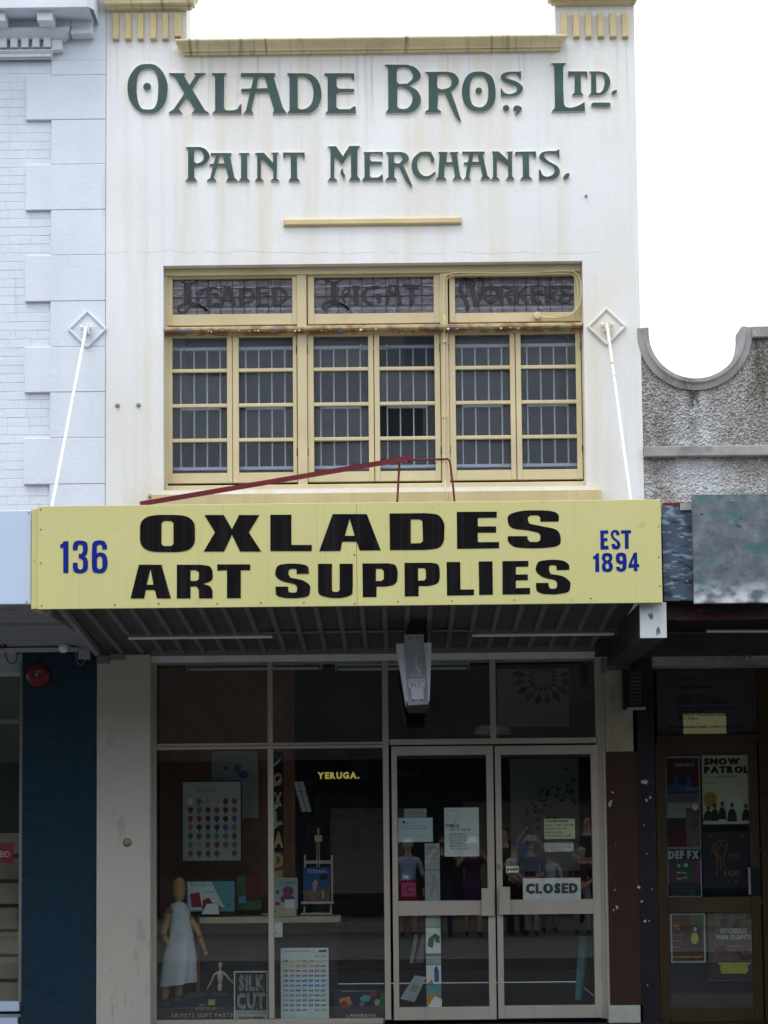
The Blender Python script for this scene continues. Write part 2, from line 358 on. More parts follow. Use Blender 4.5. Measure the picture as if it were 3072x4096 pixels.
# outlines traced in the zoomed photograph, turned into metres on a plane
def parse(st, ox, oy, s, Y, seg=4):
    loops = []
    for part in st.split('/'):
        P = []
        for q in part.split():
            sm = q.endswith('o'); a, b = q.rstrip('o').split(','); P.append((float(a), float(b), sm))
        n = len(P); out = []
        for i in range(n):
            p0, p1, p2, p3 = P[i-1], P[i], P[(i+1)%n], P[(i+2)%n]
            out.append((p1[0], p1[1]))
            if p1[2] or p2[2]:
                t1 = ((p2[0]-p0[0])/2, (p2[1]-p0[1])/2) if p1[2] else (p2[0]-p1[0], p2[1]-p1[1])
                t2 = ((p3[0]-p1[0])/2, (p3[1]-p1[1])/2) if p2[2] else (p2[0]-p1[0], p2[1]-p1[1])
                for k in range(1, seg):
                    u = k/seg; h1 = 2*u**3-3*u*u+1; h2 = -2*u**3+3*u*u; h3 = u**3-2*u*u+u; h4 = u**3-u*u
                    out.append((h1*p1[0]+h2*p2[0]+h3*t1[0]+h4*t2[0], h1*p1[1]+h2*p2[1]+h3*t1[1]+h4*t2[1]))
        loops.append([W(ox+x/s, oy+y/s, Y) for x, y in out])
    return loops
def circ(cx, cy, r, n=18): return ' '.join('%.1f,%.1f' % (cx+r*cos(2*pi*k/n), cy+r*sin(2*pi*k/n)) for k in range(n))
def stroke(pts, w):            # a polyline of pixel points widened to a ribbon, as an outline
    L_ = []; R_ = []
    for i, p in enumerate(pts):
        a = pts[max(i-1,0)]; b = pts[min(i+1,len(pts)-1)]; dx, dy = b[0]-a[0], b[1]-a[1]; l = math.hypot(dx,dy) or 1
        L_.append((p[0]-dy/l*w/2, p[1]+dx/l*w/2)); R_.append((p[0]+dy/l*w/2, p[1]-dx/l*w/2))
    return L_, R_
# small print from Blender's built-in font, glyph by glyph
GL = {}
def load_font():
    tmp = []
    chars = 'ABCDEFGHIJKLMNOPQRSTUVWXYZabcdefghijklmnopqrstuvwxyz0123456789.,:/&-!@$'
    for bold in (0, 1):
        for ch in chars:
            cu = bpy.data.curves.new('glyph', 'FONT'); cu.body = ch; cu.resolution_u = 2
            cu.offset = (0.0,.05,.095)[bold]
            o = bpy.data.objects.new('glyph', cu); C.objects.link(o); tmp.append((bold, ch, o))
    dg = bpy.context.evaluated_depsgraph_get(); dg.update()
    for bold, ch, o in tmp:
        me = o.evaluated_get(dg).to_mesh()
        V = [(v.co.x, v.co.y) for v in me.vertices]; F = [tuple(p.vertices) for p in me.polygons]
        x0 = min(v[0] for v in V); x1 = max(v[0] for v in V)
        GL[(bold,ch)] = ([(x-x0, y) for x, y in V], F, x1-x0)
        o.evaluated_get(dg).to_mesh_clear()
    for _, _, o in tmp:
        cu = o.data; bpy.data.objects.remove(o); bpy.data.curves.remove(cu)
load_font()
def txt(s, x0, y0, x1, y1, Y, m, parent=None, bold=0, name='lettering', gap=.09, rot=0, **kw):
    V = []; F = []; x = 0; heavy = bold == 2; bold = min(bold, 1)
    if heavy: gap += .10
    for ch in s:
        if ch == ' ': x += .32; continue
        v, f, wd = GL[(bold, ch)]; k = len(V)
        V += [(a+x, b) for a, b in v]; F += [tuple(i+k for i in q) for q in f]; x += wd+gap
    if not V: return
    xa = min(v[0] for v in V); xb = max(v[0] for v in V); ya = min(v[1] for v in V); yb = max(v[1] for v in V)
    X0, X1, Z0, Z1 = R(x0,y0,x1,y1,Y)
    V3 = []
    cx, cz = (X0+X1)/2, (Z0+Z1)/2
    for a, b in V:
        px = X0+(a-xa)/(xb-xa)*(X1-X0); pz = Z0+(b-ya)/(yb-ya)*(Z1-Z0)
        if rot: px, pz = cx+(px-cx)*cos(rot)-(pz-cz)*sin(rot), cz+(px-cx)*sin(rot)+(pz-cz)*cos(rot)
        V3.append((px, Y, pz))
    if heavy:                       # heavier strokes: the same glyphs printed again, slightly to the right
        n = len(V3); F0 = list(F); sc = (X1-X0)/(xb-xa); V0 = list(V3)
        V3 = [(v[0]-.045*sc, v[1], v[2]) for v in V0]
        for i in (1, 2): V3 += [(v[0]+(i-1)*.045*sc, v[1]-.00015*i, v[2]) for v in V0]; F = F+[tuple(q+n*i for q in f) for f in F0]
    F = [f if ((V3[f[1]][0]-V3[f[0]][0])*(V3[f[2]][2]-V3[f[0]][2])-(V3[f[2]][0]-V3[f[0]][0])*(V3[f[1]][2]-V3[f[0]][2])) > 0 else f[::-1] for f in F]
    return obj(name, V3, F, m, parent, **kw)
# ================================================================ the street
def slab(name, x0, x1, y0, y1, z0, z1, m): return MB().box(x0,x1,y0,y1,z0,z1).build(name, m, kind='structure')
GZ = -0.02
slab('footpath', -60, 60, -3.05, 6.5, GZ-.25, GZ, 'footpath')
slab('kerb', -60, 60, -3.2, -3.05, GZ-.25, GZ+.004, 'kerb_stone')
slab('road', -60, 60, -10.7, -3.2, GZ-.3, GZ-.14, 'asphalt')
slab('kerb', -60, 60, -10.85, -10.7, GZ-.25, GZ+.004, 'kerb_stone')
slab('footpath', -60, 60, -24, -10.85, GZ-.25, GZ, 'footpath')
slab('ground', -300, 300, -300, 300, GZ-.6, GZ-.31, 'footpath')
rm = MB()
for k in range(-5, 6): rm.box(k*3.2-.9, k*3.2+.9, -7.0, -6.9, GZ-.1365, GZ-.136)
MB().box(-14,14,-4.1,-4.0,GZ-.1365,GZ-.136).build('road_marking','dull_line',kind='structure')
rm.build('road_marking', 'road_paint', kind='structure')

# ================================================================ main shop building
B = thing('shop_building', 'narrow cream white rendered shop with raised green lettering, ochre parapet and a glazed ground floor', 'building', (0,0,0))
zc = lambda y, x=1500, Y=0: W(x, y, Y)[1]
XL = W(424,1000)[0]; XR = W(2556,1000)[0]
WX0, WX1, WZ0, WZ1 = R(653,1053,2338,1952)
zTop = zc(168); zSign = zc(2640)
mb = MB()
mb.box(XL, XR, 0, .35, WZ1, zTop)
mb.box(XL, WX0, 0, .35, zSign, WZ1); mb.box(WX1, XR, 0, .35, zSign, WZ1)
mb.box(WX0, WX1, 0, .35, zSign, WZ0)
# piers of the parapet
pl = W(746,80)[0]; pr = W(2222,80)[0]
mb.box(XL, pl, 0.0, .35, zTop, zc(-60)); mb.box(pr, XR, 0.0, .35, zTop, zc(-60))
mb.box(XL, XL+.3, .35, 8, 3, zTop); mb.box(XR-.3, XR, .35, 8, 3, zTop)
mb.build('wall', 'white_render', B)
# parapet cornice
def moulding(name, m, parent, steps, mitre=True, label=None):   # steps: list of (x0,x1 at that height, z, y) cross-section swept; returns one mesh
    mb = MB(); n = len(steps); V = []
    for x0, x1, z, y in steps: V += [(x0, y, z), (x1, y, z)]
    F = [(2*i, 2*i+1, 2*i+3, 2*i+2) for i in range(n-1)]
    k = len(V)
    for x0, x1, z, y in steps: V += [(x0, .0, z), (x1, .0, z)]
    for i in range(n-1):
        F.append((k+2*i, 2*i, 2*i+2, k+2*i+2)); F.append((2*i+1, k+2*i+1, k+2*i+3, 2*i+3))
    F.append((0, k, k+1, 1)); F.append((2*n-2, 2*n-1, k+2*n-1, k+2*n-2)); 
    return obj(name, V, F, m, parent)
zY = lambda y, Y: W(1500, y, Y)[1]
def xY(x, y, Y): return W(x, y, Y)[0]
zt = zY(146,-.17)
prof = [(xY(733,205,-.05),xY(2240,205,-.05),zY(206,-.05),-.05),(xY(733,205,-.05),xY(2240,205,-.05),zY(199,-.05),-.05),(xY(729,200,-.07),xY(2244,200,-.07),zY(197,-.07),-.07),(xY(729,198,-.075),xY(2244,198,-.075),zY(192,-.075),-.075),
        (xY(724,190,-.082),xY(2249,190,-.082),zY(188,-.082),-.082),(xY(717,180,-.10),xY(2255,180,-.10),zY(179,-.10),-.10),(xY(710,170,-.13),xY(2261,170,-.13),zY(167,-.13),-.13),(xY(704,158,-.165),xY(2266,158,-.165),zY(155,-.165),-.165),(xY(702,150,-.17),xY(2268,150,-.17),zt,-.17)]
moulding('cornice', 'ochre_trim', B, prof)
MB().box(xY(702,150,-.17), xY(2268,150,-.17), -.17, .35, zt-.012, zt).build('parapet_top', 'ochre_trim', B)
for a, b in ((426, 762), (2208, 2540)):
    st = [(xY(a+dl,20,Yv), xY(b+dr,20,Yv), zY(yv,Yv), Yv) for dl,dr,yv,Yv in ((0,0,27,-.035),(0,0,22,-.045),(-4,4,20,-.06),(-6,6,12,-.065),(-8,8,8,-.09),(-13,13,0,-.12),(-14,14,-14,-.13),(-24,24,-40,-.18),(-24,24,-60,-.18))]
    moulding('pier_cap', 'ochre_trim', B, st)
fin0 = None
for xs, y0, y1 in ([(449,499,549,600,648,697), 51, 155], [(2244,2293,2342,2391,2440,2489), 49, 146]):
    for x in xs:
        f = MB().pbox(x, y0, x+25, y1, -.045, .045, .006)
        if x in (697, 2244):
            f = MB().pbox(x, y0, x+25, 146 if x==697 else 138, -.045, .045, .006)
        f.build('fin', 'ochre_fin', B)
# raised letters
def letter(st, ox, oy, s, Y=-.019, t=.019, name='letter', mats=('letter_green','letter_edge'), parent=None):
    mb = MB(); mb.prism(parse(st, ox, oy, s, Y), Y, t, 0, 1); return mb.build(name, list(mats), parent or B)
A_ = (480,230,3.318); B_ = (950,230,3.318); C_ = (1500,230,3.318); D_ = (1980,230,3.318); E_ = (720,560,3.19); F_ = (1290,560,3.318); G_ = (1790,560,3.318)
LET = [
(A_,"365,85o 470,100o 560,180o 615,290o 634,400o 615,560o 560,665o 480,730o 375,742o 270,725o 180,650o 120,545o 98,410o 115,280o 180,165o 260,100o/365,148o 430,160o 475,210o 500,290o 508,400o 495,570o 460,660o 420,685o 360,688o 290,675o 245,600o 222,480o 222,370o 240,250o 290,175o"),
(A_,circ(360,387,52)),
(A_,"648,206 868,206 850,245 922,365 1005,240 982,215 990,206 1138,206 1128,222 1060,265 960,425 1125,695 1180,735 1178,745 950,742 990,690 890,528 780,680 828,738 645,742 650,725 712,685 855,475 745,290 700,245 650,225"),
(A_,"1215,206 1418,206 1385,245 1380,660 1400,695o 1480,700o 1550,685o 1580,640 1610,608 1614,745 1222,740 1262,700 1262,260 1240,235 1218,222"),
(B_,"45,206 500,206 500,245 480,262 600,660 650,735 640,742 465,745 485,700 415,465 240,465 185,690 210,745 75,742 110,705 165,465 60,462 42,440 55,415 180,410 215,262 55,260 42,245/290,262 345,262 375,300 400,405 255,410 272,300"),
(B_,"661,208 900,208 990,230o 1075,320o 1115,470o 1095,600o 1030,700o 950,738 658,738 690,700 690,260 662,230/800,258 860,255o 930,285o 985,350o 1008,460o 990,590o 930,665o 850,690 815,680 800,660"),
(B_,"1150,208 1550,208 1550,298 1530,298 1495,255 1340,260 1315,290 1315,385 1345,412 1545,415 1550,440 1540,462 1335,465 1312,490 1312,660 1350,685 1490,685 1550,642 1570,660 1568,740 1165,740 1197,705 1197,265 1155,235"),
(C_,"128,93 430,95 530,130o 600,210o 590,290o 465,378 560,440o 608,540o 590,640o 520,710o 440,735 180,738 140,735 175,680 172,150 135,105/300,150 370,130o 450,155o 503,230o 490,290o 430,345 320,350 290,320 288,190/295,400 350,392o 430,430o 490,500o 490,590o 440,665o 375,685 320,675 295,650"),
(C_,"662,190 960,188 1050,210o 1112,290o 1095,370o 1010,455 1075,640 1143,845 1115,845 1060,780 920,470 840,480 830,640 830,680 880,715 870,730 665,732 662,720 712,685 712,260 690,215/835,240 900,225o 970,245o 1015,310o 1000,380o 950,410o 880,422 835,405 825,370 828,260"),
(C_,"1375,185o 1470,200o 1560,270o 1600,430o 1585,600o 1500,695o 1380,720o 1260,690o 1180,600o 1152,440o 1190,290o 1270,205o/1375,245o 1440,260o 1490,340o 1503,450o 1490,580o 1440,645o 1378,660o 1300,630o 1265,540o 1258,430o 1270,330o 1310,265o"),
(C_,circ(1377,442,45)),
(D_,"345,180 345,285 330,285 290,230o 215,215o 150,245o 165,275o 290,320o 370,390o 350,460o 285,505o 190,515 110,510 80,525 75,410 90,412 120,460o 190,485o 270,460o 292,425o 270,385o 130,330o 75,270o 100,215o 190,188o 300,188"),
(D_,circ(147,672,43)),
(D_,"240,680o 260,645o 300,635o 350,660o 350,700o 310,745o 270,765 265,755 295,712 255,708o"),
(D_,"738,75 948,72 905,120 905,400 915,620 940,655 1010,665o 1100,640o 1190,588 1195,712 750,718 790,670 795,640 785,130 770,100"),
(D_,"970,183 1226,183 1226,270 1215,275 1190,235 1140,225 1138,280 1142,460 1172,488 1168,503 1025,505 1025,492 1055,465 1058,240 1000,235 972,270"),
(D_,"1250,183 1390,183 1480,210o 1530,310o 1500,430o 1430,490o 1370,503 1240,505 1275,470 1275,225/1340,215 1400,215o 1445,260o 1455,340o 1430,430o 1390,470 1345,465"),
(D_,"1545,465o 1575,437o 1615,432o 1618,455o 1590,490o 1555,493o"),
(D_,"1300,597 1510,597o 1530,620o 1510,655o 1300,652o 1277,625o"),
(E_,"70,88 260,88 330,120o 378,200o 350,280o 290,325o 190,340 182,380 182,480 218,518 215,524 68,522 102,485 102,140 90,110/185,125 240,125o 285,160o 303,215o 280,270o 215,298 185,280 178,250"),
(E_,"395,165 660,165 655,195 640,210 695,480 738,515 735,524 588,524 618,478 580,340 478,340 430,480 462,518 455,524 342,522 345,510 385,485 420,335 385,337 372,320 385,305 428,300 460,200 400,198 390,180/505,200 545,200 568,295 490,298"),
(E_,"745,165 888,165 885,180 858,200 858,490 890,515 888,524 745,524 778,485 778,200"),
(E_,"955,165 1070,162 1188,290 1188,185 1160,160 1260,158 1238,190 1235,490 1268,515 1265,524 1160,522 1162,510 1190,490 1190,390 1040,235 1032,270 1032,485 1065,515 1062,524 955,522 985,485 985,200"),
(E_,"1315,158 1590,158 1590,235 1575,232 1555,195 1495,195 1492,250 1495,485 1528,515 1525,526 1385,524 1388,512 1415,480 1412,195 1350,200 1330,235 1318,230"),
(F_,"65,85 180,80 270,215 358,78 498,78 495,95 465,130 462,480 500,520 498,538 348,538 380,490 375,160 262,328 160,215 155,500 195,530 192,542 68,542 105,495 105,140 95,110"),
(F_,"270,375 275,420 303,475 288,525 240,450 238,415 250,390"),
(F_,"545,158 800,155 800,225 785,215 755,190 650,187 630,205 630,260 650,282 780,285 797,300 785,328 640,332 628,360 628,480 650,498 740,495 798,450 805,540 525,540 530,522 558,490 555,200"),
(F_,"838,158 1045,158 1110,180o 1148,240o 1130,290o 1070,330 1150,510 1190,600 1185,628 1160,610 1100,540 1020,370 980,352 955,365 950,490 985,520 985,535 832,538 840,522 875,490 872,210/952,195 1000,190o 1050,225o 1058,265o 1020,305o 980,308 955,300 948,280"),
(F_,"1362,152o 1440,155 1488,260 1475,300 1440,295 1430,240o 1370,200o 1310,210o 1265,270o 1258,350o 1290,430o 1350,475o 1420,470o 1490,418 1505,430 1480,470o 1420,515o 1340,525o 1250,495o 1195,420o 1182,320o 1210,235o 1290,165o"),
(G_,"-124,155 5,158 -10,190 -15,290 62,292 50,195 22,160 150,155 125,195 168,480 198,520 68,528 98,485 72,330 -38,335 -45,490 -15,520 -18,530 -160,528 -125,485 -105,200"),
(G_,"195,152 495,152 490,185 470,200 530,470 572,515 435,525 465,480 435,330 318,335 290,490 310,525 210,525 240,490 262,330 220,325 215,300 270,290 290,190 205,185 192,170/345,190 400,190 415,285 328,290"),
(G_,"590,150 680,150 800,262 805,180 778,152 868,150 855,190 858,480 888,515 885,525 772,525 805,485 802,350 655,250 655,490 692,518 690,525 578,525 605,485 603,190"),
(G_,"900,155 1175,150 1175,235 1160,235 1120,190 1080,190 1085,480 1128,518 965,525 1000,480 995,200 950,185 905,212 895,190"),
(G_,"1485,120 1485,240 1470,240 1440,195o 1370,180o 1300,180o 1288,225o 1350,285o 1450,340o 1492,410o 1470,480o 1400,520o 1240,525 1215,545 1212,392 1230,392 1265,465o 1330,485o 1400,455o 1418,405o 1390,350o 1270,285o 1218,235o 1240,175o 1310,148o 1440,145"),
(G_,"1535,505o 1560,455o 1600,438o 1620,455o 1600,505o 1560,522o"),
]
for (ox,oy,s), st in LET: letter(st, ox, oy, s)
# thin raised bar under the lettering
MB().pbox(1133, 871, 1846, 897, -.035, .035, .01).build('moulded_bar', 'ochre_fin', B)
# ---- upper window
YF_, YG = .115, .155
fr = MB()
zh = zc(1067); 
fr.box(WX0, WX1, .085, .22, zc(1082), WZ1, .004)                       # head
fr.box(WX0, W(664,1500)[0], .10, .22, zc(1950), zc(1082), .003)
fr.box(W(2329,1500,.1)[0], WX1, .10, .22, zc(1950), zc(1082), .003)
for a, b in ((1190,1228),(1764,1795)): fr.box(W(a,1500,.1)[0], W(b,1500,.1)[0], .095, .22, zc(1950), zc(1082), .004)
fr.box(WX0, WX1, .09, .24, WZ0, zc(1926), .006)
fr.build('window_frame', 'cream_timber', B)
led = MB(); led.box(WX0, WX1, .02, .22, zc(1312), zc(1296), .008); led.box(WX0, WX1, .085, .23, zc(1322), zc(1312)-.001)
led.build('transom_ledge', 'cream_peel', B)
fl = MB()
for k in range(34):                                                   # curled flakes of paint under the ledge
    x = random.uniform(WX0+.3, WX1-.05); l = random.uniform(.008,.03); z = zc(1312)-.001; y = random.uniform(.015,.05)
    dx = random.uniform(-.012,.012)
    fl.add([(x,y,z),(x+l,y+.005,z),(x+l*.8+dx,y-.012,z-random.uniform(.006,.02)),(x+l*.2+dx,y-.008,z-random.uniform(.004,.018))],[(0,1,2,3)])
fl.build('paint_flakes', 'cream_timber', B, kind='stuff')
sl = MB(); xs0, xs1 = W(610,1990)[0], W(2402,1990)[0]
sl.add([(xs0,-.075,zc(1976)),(xs1,-.075,zc(1976)),(WX1+.01,.12,zc(1955)),(WX0-.01,.12,zc(1955)),(xs0,-.075,zc(2100)),(xs1,-.075,zc(2100)),(xs0,.0,zc(2100)),(xs1,.0,zc(2100)),(xs0,0,zc(1970)),(xs1,0,zc(1970))],
       [(0,1,9,2,3,8),(4,5,1,0),(6,4,0,8),(5,7,9,1)])
sl.build('sill', 'stained_sill', B)
rows = [(1341,1467),(1481,1607),(1621,1746),(1760,1885)]
cols = [(689,908),(955,1172),(1255,1474),(1519,1740),(1823,2042),(2086,2306)]
outer = [(666,929),(931,1188),(1230,1495),(1498,1762),(1797,2062),(2065,2327)]
gx = lambda x, y=1600: W(x,y,YF_)[0]
gz = lambda y: W(1500,y,YF_)[1]
for ci, ((a,b),(oa,ob)) in enumerate(zip(cols, outer)):
    sash = MB(); x0,x1,X0,X1 = gx(a),gx(b),gx(oa),gx(ob); zt_, zb_ = gz(1324), gz(1925)
    sash.box(X0, x0, YF_, YF_+.045, zb_, zt_, .004); sash.box(x1, X1, YF_, YF_+.045, zb_, zt_, .004)
    sash.box(x0, x1, YF_, YF_+.045, gz(1341), zt_, .003); sash.box(x0, x1, YF_, YF_+.045, zb_, gz(1885), .003)
    so_ = sash.build('casement', 'cream_timber', B)
    for r in range(3):
        MB().box(x0, x1, YF_+.004, YF_+.04, gz(rows[r+1][0]), gz(rows[r][1]), .004).build('glazing_bar', 'cream_timber', so_)
    for r,(ya,yb) in enumerate(rows):
        clear = (ci == 3 and r == 2); m_g = 'clear_glass' if clear else ('greyed_glass' if ci == 3 and r == 0 else 'wavy_glass')
        MB().box(x0, x1, YG-.012, YG-.008, gz(yb), gz(ya)).build('pane', m_g, so_, label='clear replacement pane' if clear else None).rotation_euler = (random.uniform(-.03,.03), 0, random.uniform(-.04,.04))
    hx = X0 if ci%2==0 else X1
    for yy in (1380, 1790): MB().box(hx-.005, hx+.005, YF_-.006, YF_+.004, gz(yy+30), gz(yy)).build('hinge', 'lead_dark', so_)
# security bars behind the glass
for xa_, xb_, xs_ in ((700,1180,[724,777,829,881,984,1036,1088,1140]),(1248,1748,[1283,1336,1390,1442,1549,1601,1654,1707]),(1815,2312,[1850,1902,1956,2008,2110,2164,2217,2270])):
    g = MB(); Y = .20
    for y in (1383, 1862): g.box(W(xa_-20,y,Y)[0], W(xb_+20,y,Y)[0], Y-.012, Y+.012, W(1500,y+12,Y)[1], W(1500,y,Y)[1])
    mid = [(xs_[0],xs_[3]),(xs_[4],xs_[7])]
    for p, q in mid: g.box(W(p,1600,Y)[0], W(q,1600,Y)[0], Y-.010, Y+.010, W(1500,1634,Y)[1], W(1500,1626,Y)[1])
    for x in xs_: xx = W(x,1600,Y)[0]; g.box(xx-.0052, xx+.0052, Y-.008, Y+.008, W(1500,1862,Y)[1], W(1500,1390,Y)[1])
    if xa_ == 1248: g.box(W(1441,1395,Y-.03)[0], W(1550,1395,Y-.03)[0], Y-.03, Y-.025, W(1500,1402,Y)[1], W(1500,1396,Y)[1]); g.box(W(1441,1395,Y-.03)[0], W(1447,1395,Y-.03)[0], Y-.03, Y-.025, W(1500,1402,Y)[1], W(1500,1380,Y)[1]); g.box(W(1543,1395,Y-.03)[0], W(1550,1395,Y-.03)[0], Y-.03, Y-.025, W(1500,1402,Y)[1], W(1500,1380,Y)[1])
    g.build('security_grille', 'grille_white', B)
# leaded lights
LS = [
 [(689,1169,1112,1256), (664,1189), (660,1060,3.072), [
  ([(205,210),(250,230),(330,230),(420,175)],9),([(278,240),(278,455)],78),([(520,562),(430,500),(330,468),(220,480),(165,530),(180,582),(240,580),(290,520),(350,492),(430,505),(520,562)],20),
  ([(430,370),(475,320),(460,300),(420,320),(400,370),(410,440),(440,500)],13),([(535,290),(540,495)],45),([(470,300),(550,282),(640,285)],14),([(570,355),(660,350)],13),([(590,380),(665,380)],6),([(510,500),(670,490)],14),([(600,475),(665,463)],8),
  ([(700,495),(758,290)],26),([(775,280),(855,490)],36),([(730,437),(820,437)],11),([(690,295),(740,280),(810,278)],10),
  ([(940,280),(940,490)],50),([(960,285),(1050,310),(1080,370),(1060,430),(990,475)],26),
  ([(1145,280),(1150,495)],45),([(1130,278),(1260,280)],13),([(1180,350),(1280,345)],12),([(1200,375),(1290,380)],6),([(1125,498),(1270,480)],13),
  ([(1340,275),(1350,490)],46),([(1370,280),(1460,310),(1490,370),(1460,440),(1380,490)],26)]],
 [(1256,1735,1105,1253), (1230,1762), (1220,1060,2.9625), [
  ([(250,190),(330,205),(400,195),(465,150)],8),([(337,205),(340,420)],58),([(520,530),(450,470),(340,430),(250,440),(210,490),(225,520),(280,500),(320,462),(400,458),(460,480),(520,530)],18),
  ([(470,450),(445,380),(450,320),(480,285),(515,290),(520,325),(460,360)],12),([(603,255),(605,465)],50),([(560,255),(650,255)],9),([(895,265),(800,262),(720,300),(700,380),(740,440),(800,458)],24),([(870,350),(880,450)],45),([(840,350),(905,350)],10),
  ([(1000,260),(970,460)],30),([(1085,255),(1122,460)],42),([(1000,322),(1080,322)],8),([(1000,350),(1080,350)],8),([(980,245),(1120,245)],8),
  ([(1180,265),(1270,258),(1355,265)],30),([(1270,285),(1270,460)],45),([(1150,242),(1380,240)],7)]],
 [(1820,2298,1102,1250), (1797,2327), (1780,1060,2.9625), [
  ([(262,150),(215,170),(185,290),(262,470),(258,545)],36),([(262,175),(325,300),(370,500)],44),([(320,170),(345,230),(310,330)],20),([(375,165),(430,160),(452,215),(430,340),(385,490)],26),
  ([(545+78*cos(a*pi/8),350+88*sin(a*pi/8)) for a in range(17)],34),([(535,345),(555,345)],24),
  ([(655,250),(668,450)],42),([(680,255),(770,265),(785,300),(720,345)],26),([(725,345),(790,450)],38),
  ([(845,245),(850,450)],46),([(965,248),(880,345)],20),([(895,335),(975,450)],38),
  ([(1040,245),(1052,450)],46),([(1040,245),(1150,240)],12),([(1080,310),(1160,312)],18),([(1075,345),(1170,348)],6),([(1070,437),(1150,440)],24),
  ([(1205,250),(1215,450)],46),([(1240,252),(1318,268),(1318,300),(1250,340)],26),([(1250,345),(1315,440)],38),
  ([(1500,280),(1430,250),(1370,270),(1385,310),(1480,365),(1482,420),(1420,448),(1358,420),(1375,380),(1430,368)],22)]]]
for (a,b,yt,yb), (oa,ob), (ox,oy,s), STR in LS:
    x0,x1,X0,X1 = gx(a,1180),gx(b,1180),gx(oa,1180),gx(ob,1180); zt_, zb_, ZT, ZB = W((a+b)/2,yt,YF_)[1], W((a+b)/2,yb,YF_)[1], gz(1084), gz(1294)
    f = MB(); f.box(X0,x0,YF_,YF_+.045,ZB,ZT,.004); f.box(x1,X1,YF_,YF_+.045,ZB,ZT,.004); f.box(x0,x1,YF_,YF_+.045,zt_,ZT,.003); f.box(x0,x1,YF_,YF_+.045,ZB,zb_,.003)
    fo = f.build('leaded_light', 'cream_timber', B)
    nx, nz = 10, 4; cw = (x1-x0)/nx; chh = (zt_-zb_)/nz
    cm = MB(); tile = None
    for i in range(nx):
        for j in range(nz):
            cx, cz = x0+cw*(i+.5), zb_+chh*j
            if tile is None:
                tile = MB().box(x0+.002, x0+cw-.002, YG, YG+.004, zb_+.002, zb_+chh-.002, .001).build('glass_tile', 'leaded_glass', fo)
            else:
                c2 = copy(tile, (cx, YG+.002+random.uniform(-.001,.001), cz+.002), fo); c2.rotation_euler = (random.uniform(-.02,.02), 0, random.uniform(-.02,.02))
    for i in range(1,nx): cm.box(x0+cw*i-.0028, x0+cw*i+.0028, YG-.002, YG+.004, zb_, zt_)
    cm.box(x0, x1, YG-.0025, YG+.004, zb_+2*chh-.0035, zb_+2*chh+.0035)
    cm.box(x0+cw*1.5, x1-cw*.2, YG-.0025, YG+.004, zb_+chh-.002, zb_+chh+.002); cm.box(x0+cw*2.5, x1-cw*.2, YG-.0025, YG+.004, zb_+3*chh-.002, zb_+3*chh+.002)
    cm.build('lead_came', 'lead_dark', fo)
    lm = MB(); k = 0
    for pts, wd in STR:
        if len(pts) > 2:                           # smooth the drawn line
            q = []
            for i in range(len(pts)-1):
                p0,p1,p2,p3 = pts[max(i-1,0)],pts[i],pts[i+1],pts[min(i+2,len(pts)-1)]
                for u in (0,.25,.5,.75): q.append(tuple(.5*((2*p1[d])+(-p0[d]+p2[d])*u+(2*p0[d]-5*p1[d]+4*p2[d]-p3[d])*u*u+(-p0[d]+3*p1[d]-3*p2[d]+p3[d])*u**3) for d in (0,1)))
            pts = q+[pts[-1]]
        for ww, mi, dy in ((wd+7, 1, 0), (wd, 0, -.0015)):
            Lh, Rh = stroke(pts, ww); k += 1
            yy = YG-.0035-k*.00006+dy
            V = [(*((lambda c: (c[0], yy, c[1]))(W(ox+p[0]/s, oy+p[1]/s, YG))),) for p in Lh+Rh]; n = len(Lh)
            lm.add(V, [(i, i+1, n+i+1, n+i) for i in range(n-1)], mi)
    lm.build('lead_lettering', ['glass_letter','lead_dark'], fo)
    # brick seen behind the leaded glass
    bb = MB(); bb.box(x0-.03, x1+.03, .178, .20, zb_-.05, zt_+.05); bo = bb.build('inner_wall', 'mortar', B)
    L3 = [(.0,.20),(.235,.55),(.575,.79),(.82,1.0)]
    hh = zt_-zb_
    for r_,(p,q) in enumerate([(-.1,.16),(.215,.475),(.50,.765),(.82,1.1)]):
        nb = 3; sh = (r_%2)*.5
        for kx in range(-1,nb+1):
            bx0 = x0+(x1-x0)*(kx+sh)/nb*1.0+.004; bx1 = x0+(x1-x0)*(kx+1+sh)/nb-.004
            bx0 = max(bx0,x0-.02); bx1 = min(bx1,x1+.02)
            if bx1-bx0 > .03: MB().box(bx0,bx1,.170,.180,zb_+hh*p,zb_+hh*q).build('brick','dusty_brick',bo)
# wall fixings: bolts
for x,y in ((470,1622),(554,1620),(600,1985),(2344,784)):
    c_ = W(x,y); b_ = MB(); r_ = .013 if x!=2344 else .008
    b_.lathe([(r_*1.6,0),(r_*1.6,.004),(r_,.005),(r_,.022),(r_*.5,.026)], (c_[0],0,c_[1]), 'y', 8); b_.build('wall_bolt', 'grey_coping', B)
# hairline crack
cr_ = MB(); px = 423
pts = [(px+i*30, 1008+5*sin(i*1.3)+random.uniform(-3,3)) for i in range(20)]+[(1100+i*45,1012+random.uniform(-4,4)) for i in range(30)]
for (a,b),(c,d) in zip(pts,pts[1:]):
    if random.random()<.8:
        p,q = W(a,b-0,0), W(c,d,0); cr_.add([(p[0],-.0012,p[1]),(q[0],-.0012,q[1]),(q[0],-.0012,q[1]+.0022),(p[0],-.0012,p[1]+.0022)],[(0,1,2,3)])
cr_.build('plaster_crack','crack_line',B,kind='stuff')
